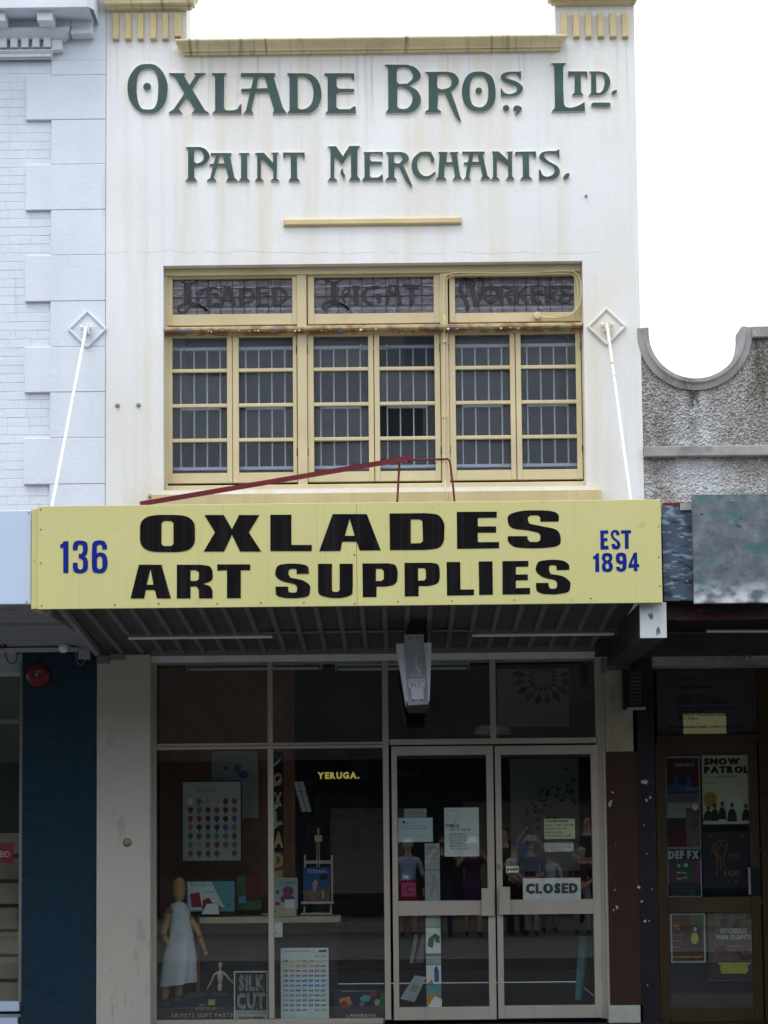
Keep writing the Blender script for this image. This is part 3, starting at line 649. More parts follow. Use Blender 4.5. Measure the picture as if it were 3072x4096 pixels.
# ================================================================ shopfront of the main building
YS = .03
pbox('pillar', 386, 2618, 601, 4150, -.06, .3, 'beige_panel', B, .004)
pc = MB(); pc.pbox(386,2622,440,2655,-.07,.02,.004); pc.pbox(440,2612,498,2640,-.075,.03,.006); pc.build('pillar_cap','trim_grey',B)
c_ = W(509,3370,-.06); MB().lathe([(.031,0),(.031,.004),(.024,.008),(.0,.010)],(c_[0],-.06,c_[1]),'y',16).build('keyed_cap','screw_metal',B)
c_=W(509,3370,-.06); MB().lathe([(.036,0),(.036,.002),(.03,.003)],(c_[0],-.06,c_[1]),'y',16).build('cap_ring','print_black',B)
def fbox(x0,y0,x1,y1,m='alu_frame',Y=YS,t=.07,name='frame_member',parent=None,ch=.003): return MB().pbox(x0,y0,x1,y1,Y,t,ch).build(name,m,parent or B)
sf = part_empty('shop_window', B, (W(1080,4090)[0], YS, 0))
fbox(600,2625,624,4096,name='post',parent=sf); fbox(590,2597,2398,2622,name='head_rail',parent=sf,Y=YS-.004)
fbox(1070,2622,1090,2970,name='mullion',parent=sf); fbox(1073,2994,1095,4076,name='mullion',parent=sf,Y=YS-.003)
fbox(1534,2620,1558,4080,name='mullion',parent=sf,Y=YS-.002); fbox(1960,2618,1983,2953,name='mullion',parent=sf)
fbox(624,2971,1533,2982,name='transom',parent=sf); fbox(624,2983,1533,2995,name='transom',parent=sf,Y=YS-.012)
fbox(1558,2953,2392,2976,name='transom',parent=sf); fbox(624,4078,1533,4100,name='bottom_rail',parent=sf)
fbox(2392,2620,2418,4075,name='post',parent=sf); fbox(2418,2690,2430,4075,name='post',parent=sf,Y=YS-.02)
for a,b,c,d in ((624,2622,1070,2971),(1090,2622,1534,2971),(624,2995,1073,4078),(1095,2995,1534,4078),(1558,2620,1960,2953),(1983,2618,2392,2953)):
    pbox('pane', a-4,b-4,c+4,d+4, YS+.03, .006, 'shop_glass', sf)
MB().box(XL-.2, XR+.1, -.08, .3, GZ, W(1500,4098)[1]+.0).build('doorstep','opposite_dark',B)
for side,(xa_,xg0,xg1,xb_) in enumerate(((1570,1592,1951,1979),(1986,2010,2372,2402))):
    dy = side*-5
    d = MB()
    X = lambda x: W(x,3500,YS-.012)[0]; Z = lambda y: W((xa_+xb_)/2,y+dy*0,YS-.012)[1]
    y0,y1,y2,y3,y4,y5 = (2984,3020,3603,3662,4029,4080) if side==0 else (2981,3017,3598,3657,4022,4073)
    d.box(X(xa_),X(xg0),YS-.012,YS+.045,Z(y5),Z(y0),.003); d.box(X(xg1),X(xb_),YS-.012,YS+.045,Z(y5),Z(y0),.003)
    d.box(X(xg0),X(xg1),YS-.012,YS+.045,Z(y1),Z(y0),.003); d.box(X(xg0),X(xg1),YS-.012,YS+.045,Z(y3),Z(y2),.003); d.box(X(xg0),X(xg1),YS-.012,YS+.045,Z(y5),Z(y4),.003)
    do = d.build('door','alu_frame',B)
    for ya,yb in ((y1,y2),(y3,y4)): MB().box(X(xg0)-.004,X(xg1)+.004,YS+.02,YS+.026,Z(yb)-.004,Z(ya)+.004).build('pane','shop_glass',do)
    pa,pb = (1927,1975) if side==0 else (1996,2041)
    pbox('push_plate', pa, y2-50, pb, y3+2, YS-.045, .030, 'alu_frame', do, .005)
    if side==1: pbox('lock', 1988, 3458, 2001, 3480, YS-.02, .008, 'screw_metal', do, .002)
# stone pier to the right
pbox('pier', 2421, 2680, 2531, 3006, -.02, .25, 'cream_block', B, .004)
pbox('pier_core', 2432, 3006, 2562, 4022, .006, .25, 'grout_dark', B)
pbox('pier_base', 2436, 4022, 2563, 4150, -.03, .25, 'pale_plaster', B, .004)
def tiles(name, m, parent, x0,y0,x1,y1, Y, pw, ph, gap, jit=.0006):
    X0,X1,Z0,Z1 = R(x0,y0,x1,y1,Y); mb = MB(); z = Z0
    while z < Z1-.002:
        x = X0; zz = min(z+ph-gap, Z1)
        while x < X1-.002:
            xx = min(x+pw-gap, X1); y = Y - random.uniform(0,jit)
            V=[(x,y,z),(xx,y,z),(xx,y,zz),(x,y,zz),(x,Y+.004,z),(xx,Y+.004,z),(xx,Y+.004,zz),(x,Y+.004,zz)]
            mb.add(V,[(0,1,2,3),(4,5,1,0),(3,2,6,7),(1,5,6,2),(4,0,3,7)]); x += pw
        z += ph
    return mb.build(name, m, parent, kind='stuff')
tiles('mosaic_tiles','brown_tile',B,2433,3008,2561,4021,.002,.021,.021,.0018)
# ---- shop interior
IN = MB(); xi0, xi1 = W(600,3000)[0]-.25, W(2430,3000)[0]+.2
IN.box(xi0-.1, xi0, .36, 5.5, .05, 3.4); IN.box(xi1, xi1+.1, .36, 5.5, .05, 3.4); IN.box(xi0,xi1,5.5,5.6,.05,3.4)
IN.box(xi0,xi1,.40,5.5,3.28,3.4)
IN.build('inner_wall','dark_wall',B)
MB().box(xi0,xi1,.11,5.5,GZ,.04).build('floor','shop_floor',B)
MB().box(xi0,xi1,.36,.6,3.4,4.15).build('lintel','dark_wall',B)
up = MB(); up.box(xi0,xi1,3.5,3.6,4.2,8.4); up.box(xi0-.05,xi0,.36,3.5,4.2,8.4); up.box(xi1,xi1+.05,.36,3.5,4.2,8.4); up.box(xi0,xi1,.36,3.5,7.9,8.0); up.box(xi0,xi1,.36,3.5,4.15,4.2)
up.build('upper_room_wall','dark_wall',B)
# diagonal boards at the back of the window display
YB = .95
def clip(poly, a, b, c):       # keep a*x+b*z<=c
    out=[]
    for i in range(len(poly)):
        p,q=poly[i],poly[(i+1)%len(poly)]; fp=a*p[0]+b*p[1]-c; fq=a*q[0]+b*q[1]-c
        if fp<=0: out.append(p)
        if fp*fq<0: t=fp/(fp-fq); out.append((p[0]+(q[0]-p[0])*t,p[1]+(q[1]-p[1])*t))
    return out
X0,X1,Z0,Z1 = R(640,2640,1172,3700,YB)
wd=.095; n_=0
for k in range(-40,60):
    c0 = X0+Z0+(k*wd)*1.4142
    base=[(X0,Z0),(X1,Z0),(X1,Z1),(X0,Z1)]
    # boards run up to the right: lines x - z = const
    p=clip(clip(base,1,-1,(X0-Z1)+k*wd*1.4142+wd*1.4142-.004), -1,1,-((X0-Z1)+k*wd*1.4142))
    if len(p)>2:
        m_=MB(); m_.prism([p],YB-random.uniform(0,.002),.018); m_.build('board','timber_board',B)
pbox('timber_post',1162,2640,1180,4060,YB-.03,.05,'timber_board',B)
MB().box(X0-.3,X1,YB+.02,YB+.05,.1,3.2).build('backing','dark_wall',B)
MB().box(xi0,W(1540,4000)[0],.11,YB+.5,.04,.12).build('display_floor','wood_pale',B)

# ================================================================ awning of the main shop
AW = thing('awning','awning with ribbed dark green underside behind the long yellow sign','awning',(0,-1.2,3.3))
YA=-2.26
xl,xr = W(232,2437,YA)[0], W(2562,2420,YA)[0]+.01
zf,zb = 3.325,3.165
V=[(xl,YA,zf),(xr,YA,zf),(xr,0,zb),(xl,0,zb)]; V+=[(x,y,z+.012) for x,y,z in V]
obj('soffit_sheet',V,[(3,2,1,0),(4,5,6,7),(0,1,5,4)],'soffit_green',AW)
MB().add([(xl-.05,YA,3.75),(xr+.1,YA,3.75),(xr+.1,0,3.95),(xl-.05,0,3.95),(xl-.05,YA,3.78),(xr+.1,YA,3.78),(xr+.1,0,3.98),(xl-.05,0,3.98)],[(3,2,1,0),(4,5,6,7),(0,1,5,4)]).build('roof_sheet','trim_grey',AW)
k=0; x=xl+.14
while x < xr-.05:
    w_=.034
    m_=MB(); m_.add([(x-w_/2,YA+.02,zf-.028),(x+w_/2,YA+.02,zf-.028),(x+w_/2,-.02,zb-.026),(x-w_/2,-.02,zb-.026),(x-w_/2-.004,YA+.02,zf),(x+w_/2+.004,YA+.02,zf),(x+w_/2+.004,-.02,zb),(x-w_/2-.004,-.02,zb)],
       [(3,2,1,0),(0,1,5,4),(1,2,6,5),(3,0,4,7),(2,3,7,6)]); m_.build('rib','rib_grey',AW)
    x+=.1665
MB().bar((xl-.01,YA,zf-.03),(xl-.06,0,zb-.02),.045,.05).build('edge_trim','left_soffit',AW)
MB().box(xl,xr,YA+.02,YA+.06,zf-.04,3.75).build('front_beam','rib_grey',AW)
MB().box(xl,xr-.1,-.03,.0,zb-.045,zb+.02).build('wall_plate','trim_grey',AW)
zcnd=W(1500,2524,-.9)[1]; xc0,xc1=W(1060,2524,-.9)[0],W(1900,2524,-.9)[0]
MB().tube([(xc0,-.9,zcnd),(xc1,-.9,zcnd+.0)],.012,8).build('conduit','trim_grey',AW)
# beam at the right
b0 = R(2562,2410,2664,2550,YA-.02)
MB().box(b0[0],b0[1],YA-.005,-.02,b0[2],b0[3]).build('beam','bracket_dark',AW)
MB().box(b0[0]-.004,b0[1]+.004,YA-.02,YA-.006,b0[2]-.004,b0[3],.003).build('beam_end','flaky_white',AW, label='white painted beam end with flaking paint')
# tie rods with diamond plates on the walls
def rodset(px,py,bx,by,m,own,dm):
    t=.007; a=W(px,py); dd=.165*.9
    r_=dd*1.02; cx,cz=W(px-2,py-4)
    d=MB()
    pts=[(cx,cz+r_),(cx+r_,cz),(cx,cz-r_),(cx-r_,cz)]
    for i in range(4):
        p,q=pts[i],pts[(i+1)%4]; d.tube([(p[0],-.012,p[1]),(q[0],-.012,q[1])],.012,8)
    i_=[(cx+(p[0]-cx)*.9,cz+(p[1]-cz)*.9) for p in pts]; d.prism([i_],-.008,.008)
    d.build('diamond_plate',dm,own)
    f=MB()
    for s_ in (-.022,.014): f.box(cx+s_,cx+s_+.009,-.075,-.01,cz-.05,cz+.035)
    f.tube([(cx-.045,-.052,cz),(cx+.048,-.052,cz)],.014,6); f.tube([(cx-.052,-.052,cz),(cx-.035,-.052,cz)],.023,6); f.tube([(cx+.032,-.052,cz),(cx+.045,-.052,cz)],.023,6)
    f.build('clevis',m,AW)
    e=W(bx,by,-2.0)
    MB().tube([(cx-.002,-.05,cz+.01),(e[0],-2.0,e[1])],.0125,10).build('tie_rod',m,AW)
rodset(2428,1312,2528,2040,'rusty_white',B,'white_render')
# ================================================================ yellow sign board on the awning edge
SG = thing('sign_board','long yellow fascia sign with black words OXLADES ART SUPPLIES and blue number 136','sign',(0,-2.3,3.25))
YP=-2.36
def quad(name,tl,tr,br,bl,Y,t,m,parent):
    loops=[[W(*p,Y) for p in (bl,br,tr,tl)]]; return MB().prism(loops,Y,t).build(name,m,parent)
p1=R(152,2026,1427,2432,YP); p2=R(1427,2012,2647,2418,YP)
zb_s=W(1400,2424,YP)[1]; zt_s=W(1400,2011,YP)[1]; xs_a=W(152,2230,YP)[0]; xs_m=W(1427,2220,YP)[0]; xs_b=W(2646,2200,YP)[0]
MB().box(xs_a,xs_m-.0012,YP,YP+.02,zb_s,zt_s,.002).build('panel','sign_yellow',SG)
MB().box(xs_m+.0012,xs_b,YP-.001,YP+.02,zb_s,zt_s,.002).build('panel','sign_yellow',SG)
for a,b,y_ in ((126,139,YP+.05),(139,153,YP+.03)):
    xx=R(a,2030,b,2430,y_); MB().box(xx[0],xx[1]+.006,y_,y_+.3,zb_s+.008,zt_s-.01,.002).build('end_strip','sign_yellow',SG)
MB().box(xs_a,xs_b,YP+.02,YP+.10,zb_s+.02,zt_s-.01).build('backing_frame','bracket_dark',SG)
H1=(0,1950,1.62); H2=(1024,1950,1.62); H3=(2048,1950,1.62)
SL=[(H1,'K',"1085,177o 1200,185o 1255,225o 1263,297o 1255,370o 1200,410o 1085,418o 970,410o 915,370o 907,297o 915,225o 970,185o/1060,216 1110,216 1124,230 1124,365 1110,379 1060,379 1046,365 1046,230"),
(H1,'K',"1325,178 1450,178 1503,270 1550,178 1680,178 1612,290 1692,414 1555,414 1503,305 1452,414 1320,414 1393,290"),
(H2,'K',"93,176 229,176 229,372 362,372 360,411 93,411"),
(H2,'K',"497,172 718,172 808,406 672,408 652,350 558,350 547,410 410,411/607,200 640,313 575,313"),
(H2,'K',"865,168 1100,166 1180,178o 1218,230o 1220,290o 1215,350o 1180,392o 1090,404 868,405/1003,207 1060,206 1078,218 1082,345 1068,360 1003,362"),
(H2,'K',"1301,158 1560,156 1560,195 1437,197 1437,252 1556,252 1556,292 1437,292 1437,354 1575,353 1575,393 1303,397"),
(H3,'K',"302,220 183,221 183,190 165,180 120,180 103,192 103,215 115,235 200,252o 290,275o 316,330o 300,375o 220,390o 120,393o 20,385o -24,350o -26,315 99,315 102,335 115,352 165,353 183,342 185,310 170,292 100,277o 0,262o -28,215o -15,175o 60,152o 150,148o 250,152o 300,175o"),
(H1,'K',"900,500 1046,500 1107,718 1018,718 1003,663 945,663 933,718 846,718/975,525 995,630 950,630"),
(H1,'K',"1146,500 1300,500 1360,512o 1378,555o 1370,600o 1316,625 1360,640o 1377,670 1377,717 1289,717 1289,665 1275,640 1234,640 1234,717 1146,718/1234,535 1270,535 1289,548 1289,592 1275,605 1234,605"),
(H1,'K',"1408,498 1621,498 1621,535 1560,535 1560,716 1471,716 1471,535 1408,537"),
(H2,'K',"343,558 264,559 264,535 255,526 222,526 211,537 211,565 225,585 300,600o 345,630o 350,660o 340,700o 290,713o 240,716o 180,713o 135,698o 127,665 127,642 208,642 208,665 216,680 255,681 266,670 266,640 250,625 170,605o 130,575o 127,540o 145,505o 200,494o 240,493o 290,496o 335,512o"),
(H2,'K',"402,494 492,494 492,665 502,676 532,676 542,665 542,494 627,494 626,660o 615,695o 560,713o 515,715o 460,710o 410,690o 402,655"),
(H2,'K',"690,492 860,491 905,505o 918,560o 905,620o 850,640o 781,642 781,709 692,710/777,527 815,527 828,540 828,592 815,605 777,606"),
(H2,'K',"962,488 1135,487 1180,500o 1191,560o 1180,615o 1125,636o 1054,638 1054,704 964,705/1050,522 1090,522 1101,535 1101,590 1090,602 1050,603"),
(H2,'K',"1235,483 1323,482 1325,661 1413,660 1412,697 1238,700"),
(H2,'K',"1443,479 1532,478 1535,694 1446,696"),
(H3,'K',"-62,477 106,475 106,512 25,513 25,564 103,563 103,600 25,601 25,652 117,650 117,691 -62,693"),
(H3,'K',"371,533 290,535 288,510 278,503 250,503 240,512 240,535 250,560 330,575o 375,610o 378,635o 365,675o 300,690o 265,692o 200,688o 162,670o 156,640 156,618 237,618 238,640 248,655 280,656 292,645 292,618 280,600 200,580o 158,545o 156,515o 175,480o 230,470o 270,468o 330,474o 368,500o"),
(H1,'B',"412,348 443,347 443,553 410,553 410,390 390,390 390,370 405,362"),
(H1,'B',"472,405 472,375 485,350o 520,343o 560,355o 568,395o 562,430o 550,447 566,465o 570,505o 560,540o 520,556o 480,545o 472,515 472,487 502,487 502,515 512,530 530,530 538,515 538,475 525,461 510,459 510,430 525,430 537,415 537,380 525,369 510,370 503,385 503,405"),
(H1,'B',"693,400 662,400 662,380 652,368 635,370 627,385 627,430 645,420o 680,430o 695,465o 693,520o 670,550o 640,555o 605,545o 596,510o 596,400o 605,355o 640,342o 675,348o 693,375/640,445 655,446 663,460 663,515 655,528 637,528 628,515 628,460"),
(H3,'B',"572,278 623,277 623,298 595,299 595,327 618,327 618,347 597,348 598,378 625,377 626,400 574,402"),
(H3,'B',"697,307 675,308 675,298 668,290 658,292 655,310 665,325 695,350o 703,375o 690,397o 670,400o 650,392o 645,365 668,365 670,376 677,378 682,370 678,355 650,330o 640,300o 650,280o 672,275o 692,285o"),
(H3,'B',"707,277 771,276 771,295 755,296 756,396 732,397 731,297 707,298"),
(H3,'B',"545,427 563,425 566,545 540,546 540,462 526,463 526,445 540,440"),
(H3,'B',"583,450o 590,430o 615,423o 645,432o 650,460o 640,480 652,500o 652,525o 640,542o 615,547o 590,540o 582,515o 585,495o 595,482 583,465o/605,450 615,442 628,450 628,465 615,474 606,467/606,500 616,490 628,500 628,520 616,528 607,520"),
(H3,'B',"672,455o 680,430o 705,421o 735,430o 742,460o 741,515o 730,538o 705,545o 680,535o 673,515 697,512 702,525 712,525 717,510 717,490 705,497o 680,485o/697,450 706,442 717,450 717,470 708,477 698,470"),
(H3,'B',"790,422 810,420 812,495 824,495 825,515 812,516 813,540 790,541 789,518 755,520 755,500/790,455 790,495 775,496")]
for (ox,oy,s),c,st in SL:
    MB().prism(parse(st,ox,oy,s,YP-.003,6),YP-.0035,.0022).build('letter','sign_black' if c=='K' else 'sign_blue',SG)
scr=None
for x,y in [(163,2037),(163,2117),(163,2252),(166,2422),(459,2418),(634,2414),(868,2414),(1043,2411),(1215,2410),(1419,2414),(1418,2219),(1592,2406),(1808,2403),(2057,2399),(2364,2393),(2634,2105),(2635,2228),(2639,2344),(134,2240)]:
    c_=W(x,y,YP)
    if scr is None: scr=MB().lathe([(.0065,0),(.0065,.002),(.004,.004)],(c_[0],YP,c_[1]),'y',8).build('screw','screw_metal',SG)
    else: copy(scr,(c_[0],YP-.002 if x!=134 else YP+.048,c_[1]-.0065),SG)
# ================================================================ lights under the awning
for i,(xa_,xb_,ya,yb) in enumerate(((500,1105,2519,2556),(1873,2472,2508,2545))):
    Y=-.85
    t_=thing('tube_light',('twin ended fluorescent batten under the left half of the ribbed awning' ,'fluorescent batten under the right half of the ribbed awning, beside the dark beam')[i],'light',(W((xa_+xb_)/2,ya,Y)[0],Y,W(1500,ya,Y)[1]),group='fluorescent battens under the awning')
    a,b,c,d=R(xa_,ya,xb_,yb,Y); h=d-c
    MB().box(a,b,Y-.02,Y+.05,d-h*.55,d,.004).build('housing','rib_grey',t_)
    MB().tube([(a+.03,Y+.0,c+.014),(b-.03,Y+.0,c+.014)],.0135,10).build('tube','lamp_side',t_)
    for x in (a,b-.02): MB().box(x,x+.02,Y-.018,Y+.03,c,d-h*.3).build('end_cap','rib_grey',t_)
    MB().box(a+.1,a+.13,Y,Y+.03,d,d+.08).build('hanger','rib_grey',t_); MB().box(b-.13,b-.1,Y,Y+.03,d,d+.08).build('hanger','rib_grey',t_)
# street lamp hanging end-on
YLm=-1.35
SLm=thing('street_lamp','grey boxed street lamp numbered B710/8 hanging under the awning above the doors','lamp',(W(1660,2545,YLm)[0],YLm,W(1660,2545,YLm)[1]))
q=lambda x,y,Y=YLm: (lambda c:(c[0],Y,c[1]))(W(1540+x/4.173,2430+y/4.173,Y))
def px_poly(pts,Y): return [W(1540+x/4.173,2430+y/4.173,Y) for x,y in pts]
MB().prism([px_poly([(320,452),(645,445),(660,800),(715,1612),(385,1630),(345,1000)],YLm)],YLm,.56).build('end_plate','lamp_grey',SLm)
for pts in ([(375,470),(385,900),(435,1610),(425,1612),(372,900),(360,470)],[(598,460),(640,900),(672,1600),(662,1602),(628,900),(588,460)]):
    MB().prism([px_poly(pts,YLm-.006)],YLm-.006,.006).build('raised_edge','lamp_grey',SLm)
MB().prism([px_poly([(188,605),(318,605),(345,1000),(385,1570),(345,1565)],YLm+.02)],YLm+.02,.6).build('diffuser','lamp_side',SLm)
MB().prism([px_poly([(648,590),(776,592),(745,1540),(715,1570),(680,1000)],YLm+.02)],YLm+.02,.6).build('diffuser','lamp_side',SLm)
V=[q(385,1620),q(712,1605),q(590,1840,YLm),q(275,1840,YLm)]
zlow=q(500,1625)[2]; x0=q(345,0)[0]; x1=q(735,0)[0]
MB().add([(x0,YLm+.03,zlow+.01),(x1,YLm+.03,zlow+.01),(x1,YLm+.7,zlow+.01),(x0,YLm+.7,zlow+.01),(x0+.02,YLm+.05,zlow-.02),(x1-.02,YLm+.05,zlow-.02),(x1-.02,YLm+.68,zlow-.02),(x0+.02,YLm+.68,zlow-.02)],[(7,6,5,4),(0,1,5,4),(1,2,6,5),(2,3,7,6),(3,0,4,7)]).build('underside','bracket_dark',SLm)
hp=q(455,300); MB().box(hp[0]-.03,hp[0]+.03,YLm+.05,YLm+.2,q(0,460)[2],3.32).build('hanger','print_black',SLm)
MB().box(q(330,0)[0],q(705,0)[0],YLm+.01,YLm+.5,q(0,455)[2]-.03,q(0,385)[2]).build('hood','print_black',SLm)
def ltx(s,x0,y0,x1,y1,**k): txt(s,1540+x0/4.173,2430+y0/4.173,1540+x1/4.173,2430+y1/4.173,YLm-.007,'paper_white',SLm,bold=1,**k)
ltx('B',500,775,543,828); ltx('7',503,845,540,895); ltx('1',510,918,532,965); ltx('0',500,980,548,1030); ltx('/',525,1010,560,1055); ltx('8',555,1035,600,1088); ltx('9/86',435,1098,625,1160)
MB().prism([px_poly([(385,1195),(662,1180),(668,1322),(395,1340)],YLm-.009)],YLm-.009,.003).build('sticker','paper_white',SLm)
MB().prism([px_poly([(428,1345),(638,1330),(652,1520),(450,1532)],YLm-.009)],YLm-.009,.003).build('sticker','paper_white',SLm)
txt('C L U E',1540+400/4.173,2430+1205/4.173,1540+640/4.173,2430+1250/4.173,YLm-.0105,'print_grey',SLm); txt('IN C',1540+440/4.173,2430+1265/4.173,1540+600/4.173,2430+1315/4.173,YLm-.0105,'print_grey',SLm)
for x,y in ((415,518),(545,508),(475,1557),(607,1550)):
    c_=q(x,y); MB().lathe([(.006,0),(.006,.006),(.003,.008)],(c_[0],YLm,c_[2]),'y',6).build('bolt','print_black',SLm)
# ================================================================ pipes on the upper window
def pipe(name,label,cat,pts,Y,r,m,n=8,extra=None):
    t_=thing(name,label,cat,(W(pts[0][0],pts[0][1],Y)[0],Y,W(pts[0][0],pts[-1][1],Y)[1]))
    P=[]; 
    for p in pts: c=W(p[0],p[1],Y); P.append((c[0],p[2] if len(p)>2 else Y,c[1]))
    MB().tube(P,r,n).build('pipe',m,t_); return t_
PY=.07
cp=pipe('conduit_pipe','cream painted conduit running down the window mullion and looping round the right leaded light','pipe',
  [(1784,2080,-.03),(1784,2030,-.09),(1786,1985,-.09),(1780,1950,-.02),(1781,1925,.06),(1778,1860,.07),(1779,1700,.07),(1777,1500,.07),(1776,1330,.075),(1779,1312,.0),(1779,1290,.0),(1776,1260,.07),(1775,1140,.07),(1777,1112,.07),(1790,1098,.07),(1820,1091,.07),(1860,1090,.07),(2000,1092,.07),(2150,1090,.07),(2250,1083,.07),(2290,1084,.07),(2312,1098,.07),(2323,1130,.07),(2325,1180,.07),(2318,1220,.07),(2300,1248,.07),(2270,1266,.07),(2230,1271,.07),(2180,1270,.07),(2152,1262,.07)],PY,.0075,'cream_pipe')
MB().tube([(W(a,b,PY)[0],.078,W(a,b,PY)[1]) for a,b in [(1783,1122),(1800,1102),(1860,1098),(2000,1098),(2150,1097),(2250,1092),(2285,1094),(2303,1108),(2312,1140),(2314,1200),(2306,1232),(2280,1256),(2230,1264),(2180,1266)]],.0055,8).build('pipe','cream_pipe',cp)
c_=W(2150,1261,PY); MB().lathe([(.031,0),(.031,.028),(.027,.034),(.0,.036)],(c_[0],.10,c_[1]),'y',18).build('junction_box','cream_pipe',cp)
for y in (1365,1665,1830): 
    c_=W(1778,y,PY); MB().box(c_[0]-.016,c_[0]+.016,.060,.10,c_[1]-.012,c_[1]+.012,.003).build('saddle','cream_pipe',cp)
for a,b in ((1260,1180),(1190,1240),): pass
# red braces standing on the awning roof
RF=thing('red_brace','dark red steel angle brace leaning over the awning with a bent pipe frame','brace',(W(1640,1830,-1.0)[0],-1.0,3.9))
a=W(560,2016,-1.1); b=W(1641,1832,-1.0); a0=W(540,2022,-1.1)
MB().bar((a[0],-1.1,a[1]),(b[0],-1.0,b[1]),.012,.038).build('angle_bar','red_paint',RF)
MB().bar((a[0],-1.085,a[1]+.012),(b[0],-.985,b[1]+.012),.035,.008).build('angle_flange','red_paint',RF)
P=[W(x,y,-.95) for x,y in ((1586,2050),(1590,1990),(1597,1865),(1602,1843),(1616,1839),(1660,1839),(1760,1837),(1790,1836),(1798,1842),(1802,1860),(1812,1940),(1822,2050))]
MB().tube([(c[0],-.95,c[1]) for c in P],.0085,8).build('pipe_frame','red_paint',RF)
c=W(1640,1840,-.98); MB().box(c[0]-.02,c[0]+.015,-.985,-.94,c[1]-.022,c[1]+.02,.003).build('clamp','red_paint',RF)
# loose wire ends by the pipe
MB().tube([(lambda c:(c[0],-.95,c[1]))(W(x,y,-.95)) for x,y in ((1740,1848),(1745,1856),(1752,1852),(1748,1846),(1765,1842),(1780,1850),(1787,1856))],.0015,5).build('wire','cable_black',RF)
# ================================================================ pale blue-white building to the left
LB = thing('white_building','pale blue white painted brick building with quoins and heavy cornice left of the yellow sign','building',(-2.8,0,0))
xe = XL-.004
Ywl=.03
MB().box(-14.0, xe, Ywl, .4, 3.0, 9.4).build('wall','pale_blue_render',LB)
qx=[W(101,1000,0)[0], W(203,1000,0)[0]]
ys=[240,300,478,657,839,1020,1204,1387,1568,1751,1936,2116,2300]
for i in range(len(ys)-1):
    wide = i%2==1
    x0 = qx[0] if wide else qx[1]
    zt_,zb_=W(300,ys[i],0)[1],W(300,ys[i+1],0)[1]
    MB().box(x0,xe,-.004 if wide else -.002,Ywl+.01,zb_+.0012,zt_-.0012,.004).build('quoin_block','pale_blue_render',LB)
# pier above quoins, up to the cornice
MB().box(W(205,100)[0],xe,.0,.03,W(300,240,0)[1],9.4).build('pilaster','pale_blue_render',LB)
# painted bricks
bm = MB().box(0,.182,-.0032,.01,0,.0705,.0028); Vb=[(v[0]-.091,v[1],v[2]) for v in bm.V]
protos=[]
for k in range(3):
    me=bpy.data.meshes.new('brick'); me.from_pydata([(v[0]+random.uniform(-.001,.001),v[1]+random.uniform(-.0008,.0008),v[2]+random.uniform(-.0012,.0012)) for v in Vb],[],bm.F); me.materials.append(M['pale_blue_render']); protos.append(me)
pitch=.0735; z=W(60,2300,0)[1]; ztop=W(60,238,0)[1]; row=0
yb_=[(W(300,ys[i+1],0)[1],W(300,ys[i],0)[1],i%2==1) for i in range(len(ys)-1)]
while z+.03<ztop:
    zm=z+.034; wide=any(a<zm<b and w_ for a,b,w_ in yb_)
    xend=(qx[0] if wide else qx[1])-.004; xstart=W(-55,1000,0)[0]
    x=xstart-(row%2)*.095-(.03 if row%3==0 else 0)
    while x<xend-.03:
        l=.182
        if row%4==1 and random.random()<.4: l=.09
        l=min(l,xend-x)
        o=bpy.data.objects.new('brick',protos[random.randrange(3)]); C.objects.link(o); o.parent=LB
        loc=Vector((x+l/2, Ywl+random.uniform(-.0008,.0008), z)); WL[o.name]=loc; o.location=loc-wloc(LB); o.scale=(l/.182,1,1)
        x+=l+.0030
    z+=pitch; row+=1
# cornice
zL=lambda y,Y=0: W(150,y,Y)[1]; xW=lambda x,y=60,Y=0: W(x,y,Y)[0]
X0=-14.0
def cbox(x1,ya,yb,Y,name='cornice_band',x0=None,back=.03,ch=.004,yref=None):
    return MB().box(X0 if x0 is None else x0, xW(x1,(ya+yb)/2,Y), Y, back, zL(yb,Y), zL(ya,Y), ch).build(name,'pale_blue_render',LB)
cbox(353,-80,31,-.36,'corona'); 
MB().add([(xW(353,20,-.36),-.36,zL(31,-.36)+.002),(xW(370,20,-.36)+.0,-.30,zL(31,-.36)+.002),(xW(370,20,-.36),-.30,9.4),(xW(353,20,-.36),-.36,9.4),(xW(370,20,-.36),0.02,zL(31,-.36)+.002),(xW(370,20,-.36),0.02,9.4)],[(0,1,2,3),(1,4,5,2)]).build('corona_return','pale_blue_render',LB)
cbox(282,62,112,-.10); 
# sloping bed mould
st=[(X0,xW(255,150,-.12),zL(156,-.09),-.09),(X0,xW(257,150,-.12),zL(147,-.10),-.115),(X0,xW(270,130,-.13),zL(130,-.13),-.145),(X0,xW(278,120,-.14),zL(112,-.15),-.165)]
moulding('bed_mould','pale_blue_render',LB,st)
cbox(205,152,200,-.035)
st=[(X0,xW(203,235),zL(239),-.03),(X0,xW(204,235),zL(232),-.045),(X0,xW(206,235),zL(226,-.06),-.06),(X0,xW(210,235),zL(216,-.06),-.06),(X0,xW(216,235),zL(204,-.07),-.085),(X0,xW(218,235),zL(200,-.07),-.085)]
moulding('lower_mould','pale_blue_render',LB,st)
cbox(367,78,130,-.10,x0=xW(284,100,-.10)); cbox(368,122,136,-.125,x0=xW(284,100,-.10))
cbox(247,155,200,-.08,x0=xW(205,170,-.08))
for a,b in ((-44,20),(148,210)):
    Y=-.30; m_=MB(); x0,x1=xW(a,60,Y),xW(b,60,Y); m_.box(x0,x1,Y,-.10,zL(82,Y),zL(40,Y),.004); m_.box(x0-.008,x1+.008,Y-.01,-.10,zL(41,Y),zL(34,Y),.003); m_.build('modillion','pale_blue_render',LB)
